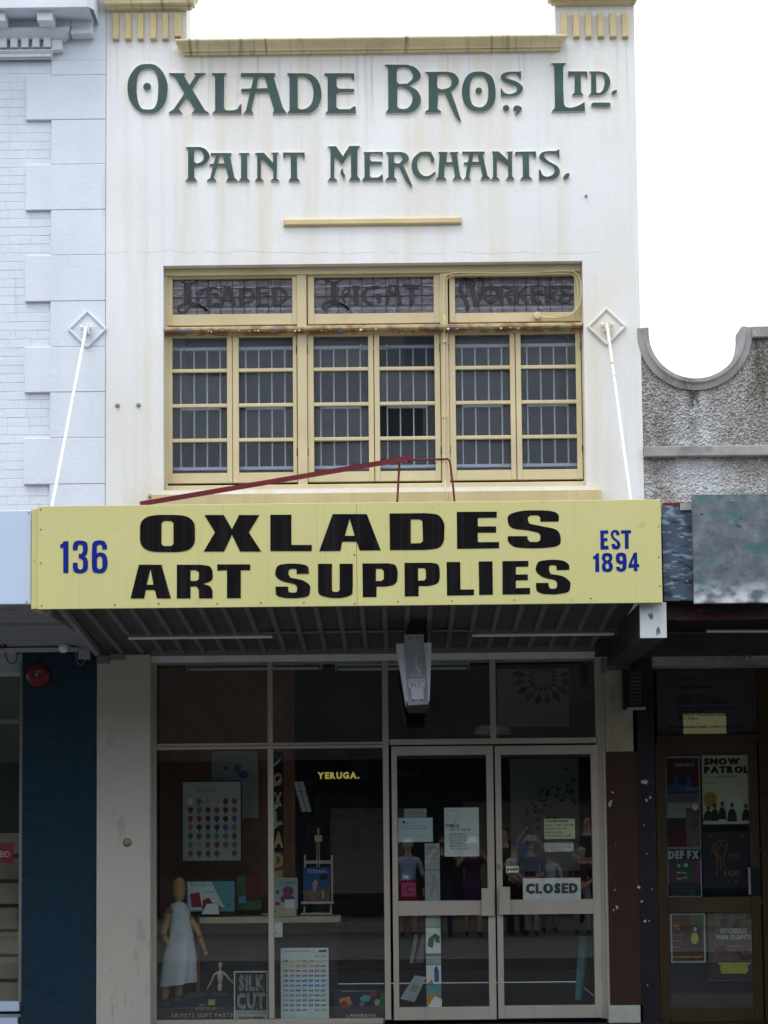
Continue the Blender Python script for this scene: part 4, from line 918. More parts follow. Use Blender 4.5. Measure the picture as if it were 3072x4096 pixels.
for a in (-44,0,43,87,131,176):
    Y=-.10; MB().box(xW(a-2,170,Y),xW(a+26,170,Y),Y,-.035,zL(187,Y),zL(150,Y),.003).build('dentil','pale_blue_render',LB)
rodset(352,1322,204,2050,'white_metal',LB,'pale_blue_render')
# ground floor of the white building
MB().box(W(87,3500)[0],W(386,3500)[0],-.03,.3,GZ,3.3).build('tile_backing','grout_pale',LB)
tiles('mosaic_tiles','teal_tile',LB,88,2596,385,4150,-.036,.0262,.0262,.0021,.0012)
wf=part_empty('shop_window',LB,(W(40,3500)[0],0,.1))
fbox(76,2650,88,4010,'trim_grey',-.045,.06,'mullion',wf); fbox(-60,2878,77,2895,'trim_grey',-.04,.06,'transom',wf); fbox(-60,4008,75,4046,'fascia_pale',-.08,.1,'sill',wf); fbox(-60,2600,77,2615,'trim_grey',-.04,.06,'head',wf)
pbox('pane',-60,2610,78,4010,-.005,.006,'shop_glass',wf)
MB().box(-4.6,W(76,3500)[0],-.03,.3,GZ,.20).build('stall_riser','fascia_pale',LB)
MB().box(-4.8,W(88,3500)[0],1.6,1.7,0,3.3).build('inner_wall','green_dark',LB)
for k in range(8):
    z0_=.28+k*.205
    if k<7:
        x0=-3.15-random.uniform(0,.03)
        MB().box(-3.75,x0,.35,.8,z0_,z0_+.175,.004).build('carton','carton',None,label='brown carton %s of the stack behind the far left window'%(['at the bottom','second from the bottom','third from the bottom','in the middle','third from the top','second from the top','on top'][k]),cat='carton',group='cartons stacked in the left window')
rs=pbox('red_notice',-60,3372,55,3452,.03,.004,'print_red',None,label='red notice with white writing inside the far left window',cat='notice'); txt('EIO',0,3405,40,3428,.028,'paper_white',rs)
# ---- left awning
LA=thing('awning','pale awning with blue white fascia and grey battened soffit at the far left','awning',(-2.9,-1.2,3.3))
fx=W(124,2230,-2.28)[0]
MB().box(-14.0,fx,-2.28,-2.22,W(60,2417,-2.28)[1],W(60,2042,-2.28)[1],.004).build('fascia','fascia_pale',LA)
zs0=W(60,2422,-2.25)[1]+.03
V=[(-14.0,-2.25,zs0),(xl-.03,-2.25,zs0),(xl-.07,0,zs0-.13),(-14.0,0,zs0-.13)]
obj('soffit',V+[(a,b,c+.02) for a,b,c in V],[(3,2,1,0),(4,5,6,7),(0,1,5,4)],'left_soffit',LA)
for k,(yy,hh) in enumerate(((-1.95,.008),(-1.35,.02),(-.55,.008))):
    t=(yy+2.25)/2.25; z_=zs0-.13*t
    MB().box(-14.0,xl-.12-.25*(k==0),yy,yy+.06,z_-hh,z_+.002).build('batten','left_soffit',LA)
MB().box(-14.0,xl+.02-.2,-.16,-.04,W(200,2596,-.16)[1],zs0-.10,.004).build('wall_beam','left_soffit',LA)
MB().box(-14.0,xl-.2,-.24,-.16,zs0-.16,zs0-.13).build('cover_strip','pipe_white',LA)
for x,y in ((115,2050),(107,2407)):
    c_=W(x,y,-2.28); MB().lathe([(.006,0),(.006,.002),(.003,.004)],(c_[0],-2.28,c_[1]),'y',8).build('screw','screw_metal',LA)
MB().box(-14.0,xl-.05,-2.2,0,3.9,3.93).build('roof_sheet','trim_grey',LA); MB().box(xl-.06,xl-.045,-2.2,0,3.2,3.9).build('dividing_board','trim_grey',LA)
# bell, boxes, cables
bc=W(155,2702,-.05)
AB=thing('alarm_bell','round red fire alarm bell on the dark blue tiled pier','bell',(bc[0],-.05,bc[1]))
MB().lathe([(.098,0),(.100,.02),(.095,.045),(.075,.065),(.045,.075),(.012,.078)],(bc[0],-.05,bc[1]),'y',28).build('gong','bell_red',AB)
MB().lathe([(.012,.0),(.012,.02),(.008,.024)],(bc[0],-.125,bc[1]),'y',8).build('nut','box_grey',AB)
MB().box(bc[0]-.03,bc[0]+.03,-.05,-.03,bc[1]+.06,bc[1]+.12).build('bracket','cable_black',AB)
txt('FIRE',138,2683,172,2691,-.1275,'box_grey',AB)
jb=pbox('junction_box',312,2570,360,2636,-.10,.06,'box_grey',None,.004,label='small grey box hanging at the top right of the dark blue pier',cat='box')
MB().tube([(lambda c:(c[0],-.08,c[1]))(W(x,y,-.08)) for x,y in ((285,2560),(300,2600),(308,2650),(325,2665),(340,2640))],.003,5).build('cable','box_grey',jb)
MB().tube([(lambda c:(c[0],-.06,c[1]))(W(x,y,-.06)) for x,y in ((326,2636),(332,2680),(350,2650),(375,2640))],.003,5).build('cable','cable_black',jb)
hc=W(262,2585,-.25)
HN=thing('hood_lamp','round grey bulkhead lamp above the dark blue tiled pier','lamp',(hc[0],-.3,hc[1]))
MB().tube([(hc[0],-.12,hc[1]+.05),(hc[0],-.30,hc[1]-.0),(hc[0],-.36,hc[1]-.03)],[.045,.048,.040],16).build('housing','pipe_white',HN)
MB().tube([(hc[0],-.355,hc[1]-.028),(hc[0],-.375,hc[1]-.036)],[.038,.02],16).build('lens','lamp_side',HN)
wc=W(12,2576,-.3)
WC=thing('cable_coil','black coiled cable hanging under the pale awning at far left','cable',(wc[0],-.3,wc[1]))
MB().tube([(wc[0]+.03*cos(a*pi/6),-.3-.002*a,wc[1]+.032*sin(a*pi/6)) for a in range(26)],.010,6).build('coil','cable_black',WC)
MB().tube([(wc[0]-.02,-.3,wc[1]+.03),(wc[0]-.015,-.3,wc[1]+.14)],.004,5).build('hanger','cable_black',WC)
MB().tube([(lambda c:(c[0],-.2,c[1]))(W(x,y,-.2)) for x,y in ((25,2578),(50,2590),(62,2597),(70,2630),(60,2650),(40,2655),(30,2640),(15,2600))],.005,5).build('cable','cable_black',WC)
pbox('meter_box',-40,2598,62,2618,-.1,.08,'pipe_white',None,.004,label='shallow white conduit tray over the far left window',cat='tray')

# ================================================================ grey roughcast building to the right
RB=thing('grey_building','low grey roughcast parapet with a scooped top to the right of the white wall','building',(2.7,0,0))
gl=XR+.003; Yg=.02
scx,scz=W(2775,1337,Yg); sr_o=.36; 
cx0=(W(2962,1337,Yg)[0]-W(2592,1337,Yg)[0])/2; scx=(W(2962,1337,Yg)[0]+W(2592,1337,Yg)[0])/2; sri=cx0
ztp=W(3000,1316,Yg)[1]; zl0=W(2800,1790,Yg)[1]; zl1=W(2800,1830,Yg)[1]
GX1=3.7; 
def roughcast(x0,x1,z0,z1,cut):
    st=.011; nx=int((x1-x0)/st)+1; nz=int((z1-z0)/st)+1; V=[];F=[]
    for j in range(nz+1):
        for i in range(nx+1):
            V.append((min(x0+i*st+random.uniform(-.003,.003),x1),Yg-random.random()**2*.014,min(z0+j*st+random.uniform(-.003,.003),z1)))
    for j in range(nz):
        for i in range(nx):
            x,z_=x0+(i+.5)*st,z0+(j+.5)*st
            if cut and math.hypot(x-scx,max(0,0) + z_-scz)<sri+.02 : continue
            if cut and z_>scz and abs(x-scx)<sri+.02: continue
            a=j*(nx+1)+i; F.append((a,a+1,a+nx+2,a+nx+1))
    return V,F
V,F=roughcast(gl,GX1,zl0,ztp-.02,True); V2,F2=roughcast(gl,GX1,W(2800,2150,Yg)[1],zl1,False); k=len(V)
obj('roughcast',V+V2,F+[tuple(i+k for i in f) for f in F2],'grey_roughcast',RB)
# solid wall behind with the scoop, made of prism
arc=[(scx+(sri+.01)*cos(a),scz+(sri+.01)*sin(a)) for a in [pi+pi*i/28 for i in range(29)]]
MB().prism([[(gl,3.0),(14.0,3.0),(14.0,ztp),(scx+sri+.01,ztp)]+arc[::-1]+[(scx-sri-.01,ztp),(gl,ztp)]],Yg+.012,.30).build('wall','grey_coping',RB)
# scooped coping
def arcband(ri,ro,Y,t,z_top):
    n=36; V=[];F=[]
    P=[(-1,z_top)]+[(pi+pi*i/n,None) for i in range(n+1)]+[(1,z_top)]
    sec=[]
    for a,zz in P:
        if zz is not None: sec.append(((scx+a*ri,zz),(scx+a*ro,zz)))
        else: sec.append(((scx+ri*cos(a),scz+ri*sin(a)),(scx+ro*cos(a),scz+ro*sin(a))))
    prof=[(0,0.3),(0,.0),(.35,-.0),(.55,.02),(1,.03),(1,.06)]
    for (i_,o_) in sec:
        for u,yy in prof: V.append((i_[0]+(o_[0]-i_[0])*u,Y+yy,i_[1]+(o_[1]-i_[1])*u))
    m=len(prof)
    for i in range(len(sec)-1):
        for j in range(m-1): F.append((i*m+j,i*m+j+1,(i+1)*m+j+1,(i+1)*m+j))
    return V,F
V,F=arcband(sri,sri+.092,Yg-.055,.3,ztp+.01); obj('coping',V,F,'grey_coping',RB)
MB().box(scx+sri+.09,14.0,Yg-.055,.3,W(3000,1355,Yg)[1],ztp+.01,.006).build('coping','grey_coping',RB)
MB().box(gl,scx-sri-.06,Yg-.04,.3,ztp-.03,ztp+.012,.004).build('coping','grey_coping',RB)
MB().box(gl,14.0,Yg-.07,Yg+.02,zl1,zl0,.006).build('string_course','grey_coping',RB)
YRr=.6
# ground floor
MB().box(W(2560,3500)[0],W(2624,3500)[0],-.01,YRr+.1,GZ,3.4,.003).build('pilaster','black_paint',RB)
MB().box(W(2560,3500)[0],14.0,.1,YRr+.3,3.02,3.6).build('upper_wall','dark_wall',RB)
DF=part_empty('door_frame',RB,(W(2840,3500)[0],0,0))
def rb(name,x0,y0,x1,y1,m,Y,t,parent=RB,ch=.003,**k): return pbox(name,x0,y0,x1,y1,Y,t,m,parent,ch,**k)
rb('jamb',2604,2640,2626,4110,'dark_timber',YRr,.1,DF); rb('jamb',3046,2640,3120,4110,'dark_timber',YRr,.1,DF)
rb('head_rail',2626,2640,3046,2664,'dark_timber',YRr+.002,.1,DF); rb('transom',2626,2938,3046,2966,'dark_timber',YRr+.002,.1,DF)
lp=rb('licence_panel',2626,2664,3030,2938,'dark_panel',YRr+.05,.01,RB); 
lx=lambda x:2300+x/2.149; ly=lambda y:2550+y/2.149
for s,x0,y0,x1,y1 in (('LICENSEE',880,345,1045,362),('LICENCE NUMBER',880,420,1190,438),('LICENCE TYPE',880,493,1135,510),('COMMERCIAL OTHER',880,522,1240,540),('SUBSIDIARY ON PREMISES',880,552,1335,570),('APPROVED TRADING HOURS',885,598,1365,615),('10AM - 3AM',885,627,1095,643),('(ACTUAL TRADING HOURS'.replace('(',''),885,657,1325,675),('MAY VARY',885,688,1060,705),('234 WICKHAM STREET, FORTITUDE VALLEY',795,758,1480,782)):
    txt(s,lx(x0),ly(y0),lx(x1),ly(y1),YRr+.047,'print_black',lp,bold=1)
rb('glow_patch',lx(930),ly(655),lx(1300),ly(828),'panel_glow',YRr+.048,.0015,lp,0)  # glow on the licence panel, put in as a thin faintly emitting sheet
# the door itself
DR=MB(); X=lambda x:W(x,3500,YRr+.03)[0]; Z=lambda y:W(2840,y,YRr+.03)[1]
for a,b,c,d in ((2630,2966,2672,4096),(3004,2966,3042,4096)): DR.box(X(a),X(c),YRr+.03,YRr+.08,Z(d),Z(b),.003)
for a,b in ((2966,3010),(3588,3650),(4035,4096)): DR.box(X(2672),X(3004),YRr+.03,YRr+.08,Z(b),Z(a),.003)
dro=DR.build('door','dark_timber',RB)
for a,b in ((3010,3588),(3650,4035)): MB().box(X(2668),X(3008),YRr+.044,YRr+.049,Z(b),Z(a)).build('pane','shop_glass',dro)
rb('push_plate',2994,3470,3046,3578,'print_black',YRr+.0,.02,dro,.004); rb('plate_edge',2994,3470,3003,3578,'box_grey',YRr-.002,.022,dro,0)
for x,y in ((3040,3402),(3047,3610)): c_=W(x,y,YRr+.03); MB().lathe([(.008,0),(.008,.01),(.004,.014)],(c_[0],YRr+.03,c_[1]),'y',8).build('lock','box_grey',dro)
MB().box(X(2630),X(3042),YRr+.3,YRr+.35,.0,3.1).build('inner_wall','print_navy',RB)
MB().box(W(3120,3500,YRr)[0]-.02,14.0,-.02,YRr+.2,GZ,3.1).build('side_wall','dark_wall',RB); MB().box(W(2560,3500)[0],14.0,-.02,YRr+.3,GZ,.06).build('doorstep','opposite_dark',RB)
MB().box(W(2560,3500)[0],W(2640,3500,.7)[0],YRr+.1,YRr+.2,GZ,3.5).build('return_wall','dark_wall',RB); MB().box(W(2560,3500)[0],14.0,1.3,1.4,GZ,4.6).build('rear_wall','dark_wall',RB)
# torn paper scraps on the pier and pilaster
sc=MB()
for x,y,r in ((2440,3216,9),(2445,3205,6),(2463,3377,3),(2460,3559,4),(2468,3628,8),(2455,3640,4),(2578,3128,14),(2585,3200,7),(2600,3190,5),(2577,3300,4),(2586,3415,5),(2556,3550,7),(2607,3557,3),(2567,3605,5),(2580,3685,7),(2596,3684,3),(2590,3940,3),(2450,3170,5)):
    n=7; Yp=-.012 if x>2555 else -.0015
    sc.prism([[ (lambda c:(c[0],c[1]))(W(x+r*random.uniform(.4,1.3)*cos(2*pi*i/n),y-r*random.uniform(.4,1.5)*sin(2*pi*i/n),Yp)) for i in range(n)]],Yp-.001,.0008)
sc.build('paper_scraps','pale_plaster',RB,kind='stuff')
# meter box with louvres
MT=thing('louvred_box','black louvred metal box at the head of the pier beside the dark door','box',(W(2537,2755,-.1)[0],-.1,W(2537,2755,-.1)[1]))
pbox('case',2492,2675,2585,2838,-.09,.08,'black_paint',MT,.006)
for k in range(9): pbox('louvre',2518,2690+k*15,2566,2700+k*15,-.105,.02,'bracket_dark',MT,.002)
pbox('base_plate',2508,2828,2583,2838,-.11,.09,'box_grey',MT,.002)
# pipes and exit light
for x in (2680,2700,2775,2797): MB().tube([(W(x,2600,.06)[0],.06,W(x,2540,.06)[1]),(W(x,2600,.06)[0],.06,W(x,2645,.06)[1])],.009,8).build('conduit','bracket_dark',RB)
EL=thing('emergency_light','small grey emergency light box at the right edge under the dark awning','light',(W(3035,2610,-.1)[0],-.1,W(3035,2640,-.1)[1]))
pbox('case',3003,2566,3085,2632,-.1,.1,'box_grey',EL,.006); pbox('mount',2983,2570,2996,2635,-.08,.08,'box_grey',EL,.003)
pbox('label',3010,2576,3078,2612,-.103,.003,'paper_grey',EL); 
MB().prism([[W(x,y,-.104) for x,y in ((3015,2610),(3060,2610),(3055,2598),(3046,2596),(3046,2584),(3034,2584),(3034,2596),(3022,2598))]],-.105,.001).build('symbol','print_black',EL)
# ---- right awning: boards
RA=thing('awning','shabby awning at right with paint daubed boards and dark red underside','awning',(2.8,-1.2,3.3))
pbox('painted_board',2651,2022,2772,2404,-2.25,.03,'blue_paint_board',RA,.003,label='board daubed with blue, grey and white paint')
pbox('painted_board',2773,1976,3160,2412,-2.33,.04,'grey_paint_board',RA,.003,label='grey board with green patches and white bottom edge')
quad('bracket_plate',(2721,2012),(2772,2012),(2772,2040),(2721,2040),-2.262,.01,'box_grey',RA)
pbox('edge_board',2651,2011,2775,2022,-2.25,.05,'red_paint',RA)
z0=W(2850,2408,-2.2)[1]
V=[(b0[1]+.01,-2.2,z0+.0),(14.0,-2.2,z0),(14.0,-.3,z0-.02),(b0[1]+.01,-.3,z0-.02)]
obj('soffit',V+[(a,b,c+.03) for a,b,c in V],[(3,2,1,0),(4,5,6,7),(0,1,5,4)],'maroon_board',RA)
MB().box(b0[1]+.01,14.0,-2.15,-2.1,z0-.12,z0-.002).build('drop_board','maroon_board',RA)
for a,b,y in ((2672,2822,2528),(2826,3100,2524)):
    MB().tube([(W(a,y,-.9)[0],-.9,W(a,y,-.9)[1]),(W(b,y,-.9)[0],-.9,W(b,y,-.9)[1])],.012,8).build('tube','lamp_side' if a>2700 else 'bracket_dark',RA)
MB().box(b0[1]-.3,14.0,-.35,-.25,3.05,3.3).build('cross_beam','bracket_dark',RA)
MB().box(b0[1]+.012,14.0,-2.2,.1,3.86,3.9).build('roof_sheet','trim_grey',RA); MB().box(2.1,14.0,-.3,.1,3.42,3.5).build('ceiling','dark_wall',RA)
# posters on the dark door
def poster(label,cat,x0,y0,x1,y1,Y,m,border=None,bw=4,name='poster',group=None,t=.002):
    if border:
        o=pbox(name,x0,y0,x1,y1,Y,t,border,None,label=label,cat=cat,group=group); pbox('print_area',x0+bw,y0+bw,x1-bw,y1-bw,Y-.001,.0008,m,o); return o
    return pbox(name,x0,y0,x1,y1,Y,t,m,None,label=label,cat=cat,group=group)
YPz=YRr+.056
fx_=lambda x:2400+x/2.469; fy_=lambda y:3200+y/2.469
def blob(parent,pts,Y,m,name='artwork',tr=None):
    f=tr or (lambda x,y:(x,y)); return MB().prism([[W(*f(x,y),Y) for x,y in pts]],Y,.0006).build(name,m,parent)
def ell(cx,cy,rx,ry,n=14): return [(cx+rx*cos(2*pi*k/n),cy-ry*sin(2*pi*k/n)) for k in range(n)]
gx_=lambda x:2560+x/2.949; gy_=lambda y:2950+y/2.949
TG=lambda x,y:(gx_(x),gy_(y)); TF=lambda x,y:(fx_(x),fy_(y))
p=poster('dark red and blue gig poster headed DAN SULO at the top of the door','poster',gx_(302),gy_(225),gx_(708),gy_(775),YPz,'print_dark_red','paper_grey',5)
txt('DAN SULO',gx_(415),gy_(300),gx_(640),gy_(345),YPz-.003,'paper_grey',p,bold=1)
blob(p,ell(500,520,110,90),YPz-.0025,'print_blue',tr=TG); blob(p,[(320,640),(330,560),(400,540),(480,570),(560,545),(640,580),(690,640)],YPz-.0030,'print_blue',tr=TG)
blob(p,[(440,560),(455,440),(480,400),(520,400),(545,440),(560,560)],YPz-.0036,'print_navy',tr=TG)
txt('MIRROR',gx_(540),gy_(590),gx_(695),gy_(620),YPz-.0042,'paper_grey',p); blob(p,[(320,655),(700,655),(700,770),(320,770)],YPz-.0044,'print_grey',tr=TG)
p=poster('faded brown grid poster below the DAN SULO one on the dark door','poster',gx_(310),gy_(776),gx_(716),gy_(1302),YPz+.0005,'print_brown','paper_grey',4)
for a,b,c,d,m in ((318,835,540,950,'paper_grey'),(318,955,540,1080,'print_navy'),(318,1085,545,1290,'print_dark_red'),(550,860,705,1290,'print_brown'),(320,785,600,830,'paper_grey')): blob(p,[(a,b),(a,d),(c,d),(c,b)],YPz-.0025,m,tr=TG)
blob(p,ell(650,820,40,42),YPz-.0035,'paper_white',tr=TG)
for k in range(9): txt('LIVE MUSIC',gx_(560),gy_(900+k*42),gx_(695),gy_(912+k*42),YPz-.0035,'print_grey',p) if k%3==0 else None
p=poster('poster headed DEF FX with a green cartoon monster face on the dark door','poster',fx_(668),fy_(478),fx_(1003),fy_(957),YPz-.001,'print_purple','paper_blue',4)
blob(p,[(675,485),(675,590),(995,590),(995,485)],YPz-.0035,'print_navy',tr=TF)
txt('DEF FX',fx_(680),fy_(500),fx_(975),fy_(582),YPz-.0045,'paper_blue',p,bold=2)
blob(p,[(740,610),(900,600),(935,650),(930,760),(880,815),(790,820),(745,760),(730,680)],YPz-.0035,'print_green',tr=TF)
for cx,cy,r in ((778,650,16),(848,645,20)): blob(p,ell(cx,cy,r,r),YPz-.0045,'paper_white',tr=TF); blob(p,ell(cx+3,cy,6,6),YPz-.0053,'print_black',tr=TF)
blob(p,[(750,730),(840,725),(860,760),(840,780),(760,775)],YPz-.0045,'print_purple',tr=TF)
for x,y in ((768,718),(788,716),(818,716),(842,720),(765,776),(785,776),(805,774),(835,768),(853,766)): blob(p,[(x-8,y-7),(x-7,y+7),(x+7,y+7),(x+8,y-7)],YPz-.0053,'paper_white',tr=TF)
blob(p,[(678,825),(678,948),(995,948),(995,825)],YPz-.0038,'print_navy',tr=TF)
for k,s in enumerate(('BRISBANE SYDNEY','MELBOURNE PERTH','ADELAIDE HOBART','TICKETS ON SALE NOW','LIVE TOUR')): txt(s,fx_(695+k*6),fy_(838+k*22),fx_(965-k*8),fy_(850+k*22),YPz-.0046,'print_teal',p)
p=poster('pale green SNOW PATROL poster with a seated band at the bottom on the dark door','poster',gx_(735),gy_(210),gx_(1313),gy_(1022),YPz-.0005,'paper_yellow')
txt('SNOW',gx_(758),gy_(243),gx_(1172),gy_(322),YPz-.003,'print_black',p,bold=2,gap=.03); txt('PATROL',gx_(760),gy_(337),gx_(1280),gy_(422),YPz-.003,'print_black',p,bold=2,gap=.03)
txt('ACOUSTIC',gx_(918),gy_(448),gx_(1138),gy_(473),YPz-.003,'print_black',p,bold=1); txt('LIVE AND',gx_(765),gy_(455),gx_(905),gy_(472),YPz-.003,'print_grey',p); txt('The Reworked Tour',gx_(765),gy_(530),gx_(955),gy_(552),YPz-.003,'print_grey',p); txt('Brisbane Tivoli',gx_(1125),gy_(560),gx_(1265),gy_(575),YPz-.003,'print_grey',p)
blob(p,ell(830,730,80,90),YPz-.0022,'print_orange',tr=TG); blob(p,ell(1120,780,90,85),YPz-.0022,'paper_white',tr=TG)
for cx,cy,w_,h_ in ((805,905,62,75),(880,890,50,95),(970,870,50,95),(1085,890,60,100),(1250,890,52,88)):
    blob(p,[(cx-w_,cy+h_),(cx-w_*.8,cy),(cx-w_*.35,cy-h_*.5),(cx+w_*.35,cy-h_*.5),(cx+w_*.85,cy),(cx+w_,cy+h_)],YPz-.003-random.uniform(.0002,.001),'print_black',tr=TG)
    blob(p,ell(cx,cy-h_*.85,20,27),YPz-.0042,'print_brown',tr=TG); blob(p,ell(cx,cy-h_*1.02,22,18),YPz-.0048,'print_black',tr=TG)
p=poster('black poster with a raised golden fist and the word RADIO on the dark door','poster',gx_(745),gy_(1110),gx_(1350),gy_(1780),YPz,'print_navy')
txt('RADIO',fx_(1225),fy_(697),fx_(1383),fy_(752),YPz-.003,'print_orange',p,bold=0); txt('ON THE',fx_(1195),fy_(672),fx_(1270),fy_(688),YPz-.003,'print_grey',p)
def line(parent,pts,wd,Y,m,tr,name='artwork'):
    Lh,Rh=stroke([tr(*q) for q in pts],wd); V=[(lambda c:(c[0],Y,c[1]))(W(x,y,Y)) for x,y in Lh+Rh]; n=len(Lh)
    return obj(name,V,[(i,i+1,n+i+1,n+i) for i in range(n-1)],m,parent)
for q_ in ([(1155,760),(1160,570),(1125,500),(1100,520),(1115,450),(1150,410),(1210,400),(1250,400),(1250,440),(1245,500),(1215,565),(1230,660)],[(1190,680),(1190,570),(1160,545)],[(1125,450),(1165,520)],[(1150,430),(1185,500)],[(1180,410),(1210,470),(1250,440)],[(1120,500),(1190,570),(1215,560)]): line(p,q_,2.2,YPz-.003,'print_orange',TF)
for k in range(5): txt('ALL SHOWS ON',fx_(1275-k*3),fy_(530+k*15),fx_(1382),fy_(538+k*15),YPz-.003,'paper_grey',p) if k!=3 else None
for a,b in ((1082,360),(1400,360),(1265,804),(1345,804)): blob(p,ell(a,b,7,7),YPz-.003,'paper_grey',tr=TF)
p=poster('white framed MAY gig list poster in red, yellow and green, low on the dark door','poster',fx_(697),fy_(1118),fx_(1042),fy_(1607),YPz,'print_dark_red','paper_blue',7)
blob(p,[(895,1135),(895,1290),(1025,1290),(1025,1135)],YPz-.0025,'print_green',tr=TF)
blob(p,[(860,1330),(900,1240),(960,1230),(1000,1330),(1010,1440),(960,1500),(880,1440)],YPz-.0035,'print_black',tr=TF); blob(p,ell(935,1365,38,60),YPz-.0042,'print_yellow',tr=TF); blob(p,ell(940,1275,18,20),YPz-.0046,'paper_white',tr=TF)
txt('MAY',fx_(728),fy_(1232),fx_(785),fy_(1258),YPz-.0035,'print_yellow',p,bold=1)
for k in range(8): txt(('LIVE BANDS','FRIDAY NIGHT','SATURDAY','SUNDAY JAM','OPEN MIC','DOORS SIX','FREE ENTRY','COLD DRINKS')[k],fx_(725),fy_(1268+k*30),fx_(790+(k%3)*25),fy_(1280+k*30),YPz-.0038,('paper_white','print_orange')[k%2],p)
txt('FORTITUDE VALLEY',fx_(725),fy_(1540),fx_(1018),fy_(1560),YPz-.0035,'print_yellow',p,bold=1)
p=poster('dusty pink PSYCHEDELIC PORN CRUMPETS poster with craters, low right on the dark door','poster',fx_(1072),fy_(1112),fx_(1560),fy_(1785),YPz,'print_brown')
for k in range(22):
    a,b,r=random.uniform(1100,1530),random.uniform(1130,1580),random.uniform(12,42)
    if 1140<a<1500 and 1250<b<1460: continue
    blob(p,ell(a,b,r*1.1,r,9),YPz-.0022-k*.00002,'print_dark_red' if k%2 else 'print_navy',tr=TF)
blob(p,[(1075,1600),(1075,1780),(1558,1780),(1558,1600)],YPz-.0026,'print_navy',tr=TF)
blob(p,ell(1395,1190,50,12),YPz-.0032,'print_black',tr=TF)
txt('PSYCHEDELIC',fx_(1192),fy_(1265),fx_(1450),fy_(1318),YPz-.0035,'paper_white',p,bold=1); txt('PORN CRUMPETS',fx_(1150),fy_(1330),fx_(1490),fy_(1378),YPz-.0035,'paper_white',p,bold=1); txt('AUSTRALIAN TOUR',fx_(1245),fy_(1436),fx_(1415),fy_(1450),YPz-.0035,'paper_white',p)
for k,(a,b) in enumerate(((1168,1488),(1190,1460),(1190,1460),(1188,1468),(1200,1450))): blob(p,[(a,1606+k*22),(a,1624+k*22),(b,1624+k*22),(b,1606+k*22)],YPz-.0038,'print_yellow',tr=TF)
# ================================================================ things in the shop window
hx=lambda x:600+x/2.074; hy=lambda y:3200+y/2.074; TH=lambda x,y:(hx(x),hy(y))
kx=lambda x:600+x/1.714; ky=lambda y:2550+y/1.714; TK=lambda x,y:(kx(x),ky(y))
l_x=lambda x:1300+x/2.37; l_y=lambda y:3200+y/2.37; TL=lambda x,y:(l_x(x),l_y(y))
r_x=lambda x:1900+x/2.37; r_y=lambda y:3200+y/2.37; TR=lambda x,y:(r_x(x),r_y(y))
t_x=lambda x:1500+x/1.714; t_y=lambda y:2550+y/1.714; TT=lambda x,y:(t_x(x),t_y(y))
def P3(f,x,y,Y): c=W(*f(x,y),Y); return (c[0],Y,c[1])
# artist mannequin in an apron
Y=.42
mc=P3(TH,240,1700,Y)
MQ=thing('artist_mannequin','tall jointed wooden mannequin wearing a white sleeveless apron dress','mannequin',mc)
hd=P3(TH,240,745,Y)
prof=[(.006,-.098),(.032,-.092),(.048,-.06),(.052,-.01),(.054,.03),(.048,.07),(.032,.095),(.006,.104)]
MB().lathe(prof,hd,'z',18).build('head','wood_light',MQ)
MB().tube([P3(TH,238,800,Y),P3(TH,236,880,Y)],[.024,.034],12).build('neck','wood_light',MQ)
lv=[(842,212,262,.04),(868,168,305,.08),(930,160,330,.10),(1010,163,340,.10),(1100,160,352,.095),(1200,132,362,.10),(1300,112,368,.12),(1400,98,374,.13),(1510,82,380,.14),(1530,80,378,.14)]
V=[];F=[];n=28
for i,(y,a,b,dp) in enumerate(lv):
    p=P3(TH,a,y,Y); q_=P3(TH,b,y,Y); cx=(p[0]+q_[0])/2; rx=(q_[0]-p[0])/2
    for k in range(n):
        an=2*pi*k/n; w_=1+.016*i*sin(5*an+i*.25)*(i>3)+.035*sin(7*an+i*1.3)*(i>1)+.02*sin(11*an-i*2)
        zoff=.02*cos(an) if i>=8 else 0
        V.append((cx+rx*cos(an)*w_,Y+dp*.75*sin(an)*w_,p[2]+zoff))
for i in range(len(lv)-1):
    for k in range(n): F.append((i*n+(k+1)%n,i*n+k,(i+1)*n+k,(i+1)*n+(k+1)%n))
obj('apron',V,F,'apron_white',MQ,smooth=True)
for pts,rr in (([(150,925),(135,1010),(112,1120)],[.032,.028,.022]),([(112,1125),(160,1210),(205,1280)],[.024,.021,.015]),([(205,1280),(225,1320),(245,1368)],[.015,.018,.006]),
               ([(335,985),(385,1060),(415,1130)],[.030,.026,.020]),([(415,1130),(440,1200),(455,1250)],[.021,.018,.013]),([(455,1250),(465,1275),(470,1290)],[.014,.017,.006])):
    MB().tube([P3(TH,a,b,Y-.04 if a<300 else Y) for a,b in pts],rr,12).build('arm' if rr[0]>.02 else 'hand','wood_light',MQ)
for pts,rr in (([(130,1500),(128,1590),(122,1680)],[.032,.036,.022]),([(245,1500),(240,1600),(240,1690)],[.030,.034,.022])): MB().tube([P3(TH,a,b,Y) for a,b in pts],rr,12).build('leg','wood_light',MQ)
c=P3(TH,180,1700,Y); MB().box(c[0]-.16,c[0]+.18,Y-.12,Y+.12,.12,c[2]+.01,.004).build('base','wood_light',MQ)
st_=pbox('display_stand',hx(380),hy(960),hx(412),hy(1600),.5,.03,'timber_board',None,.003,label='square timber post standing beside the aproned mannequin',cat='post')
for a,b,rr in ((112,1122,.026),(413,1130,.024),(150,925,.036),(334,985,.034),(205,1282,.019),(455,1250,.017)):
    c=P3(TH,a,b,Y-.04 if a<300 else Y); MB().lathe([(rr*.2,-rr),(rr*.8,-rr*.6),(rr,0),(rr*.8,rr*.6),(rr*.2,rr)],c,'z',12).build('joint','timber_board',MQ)
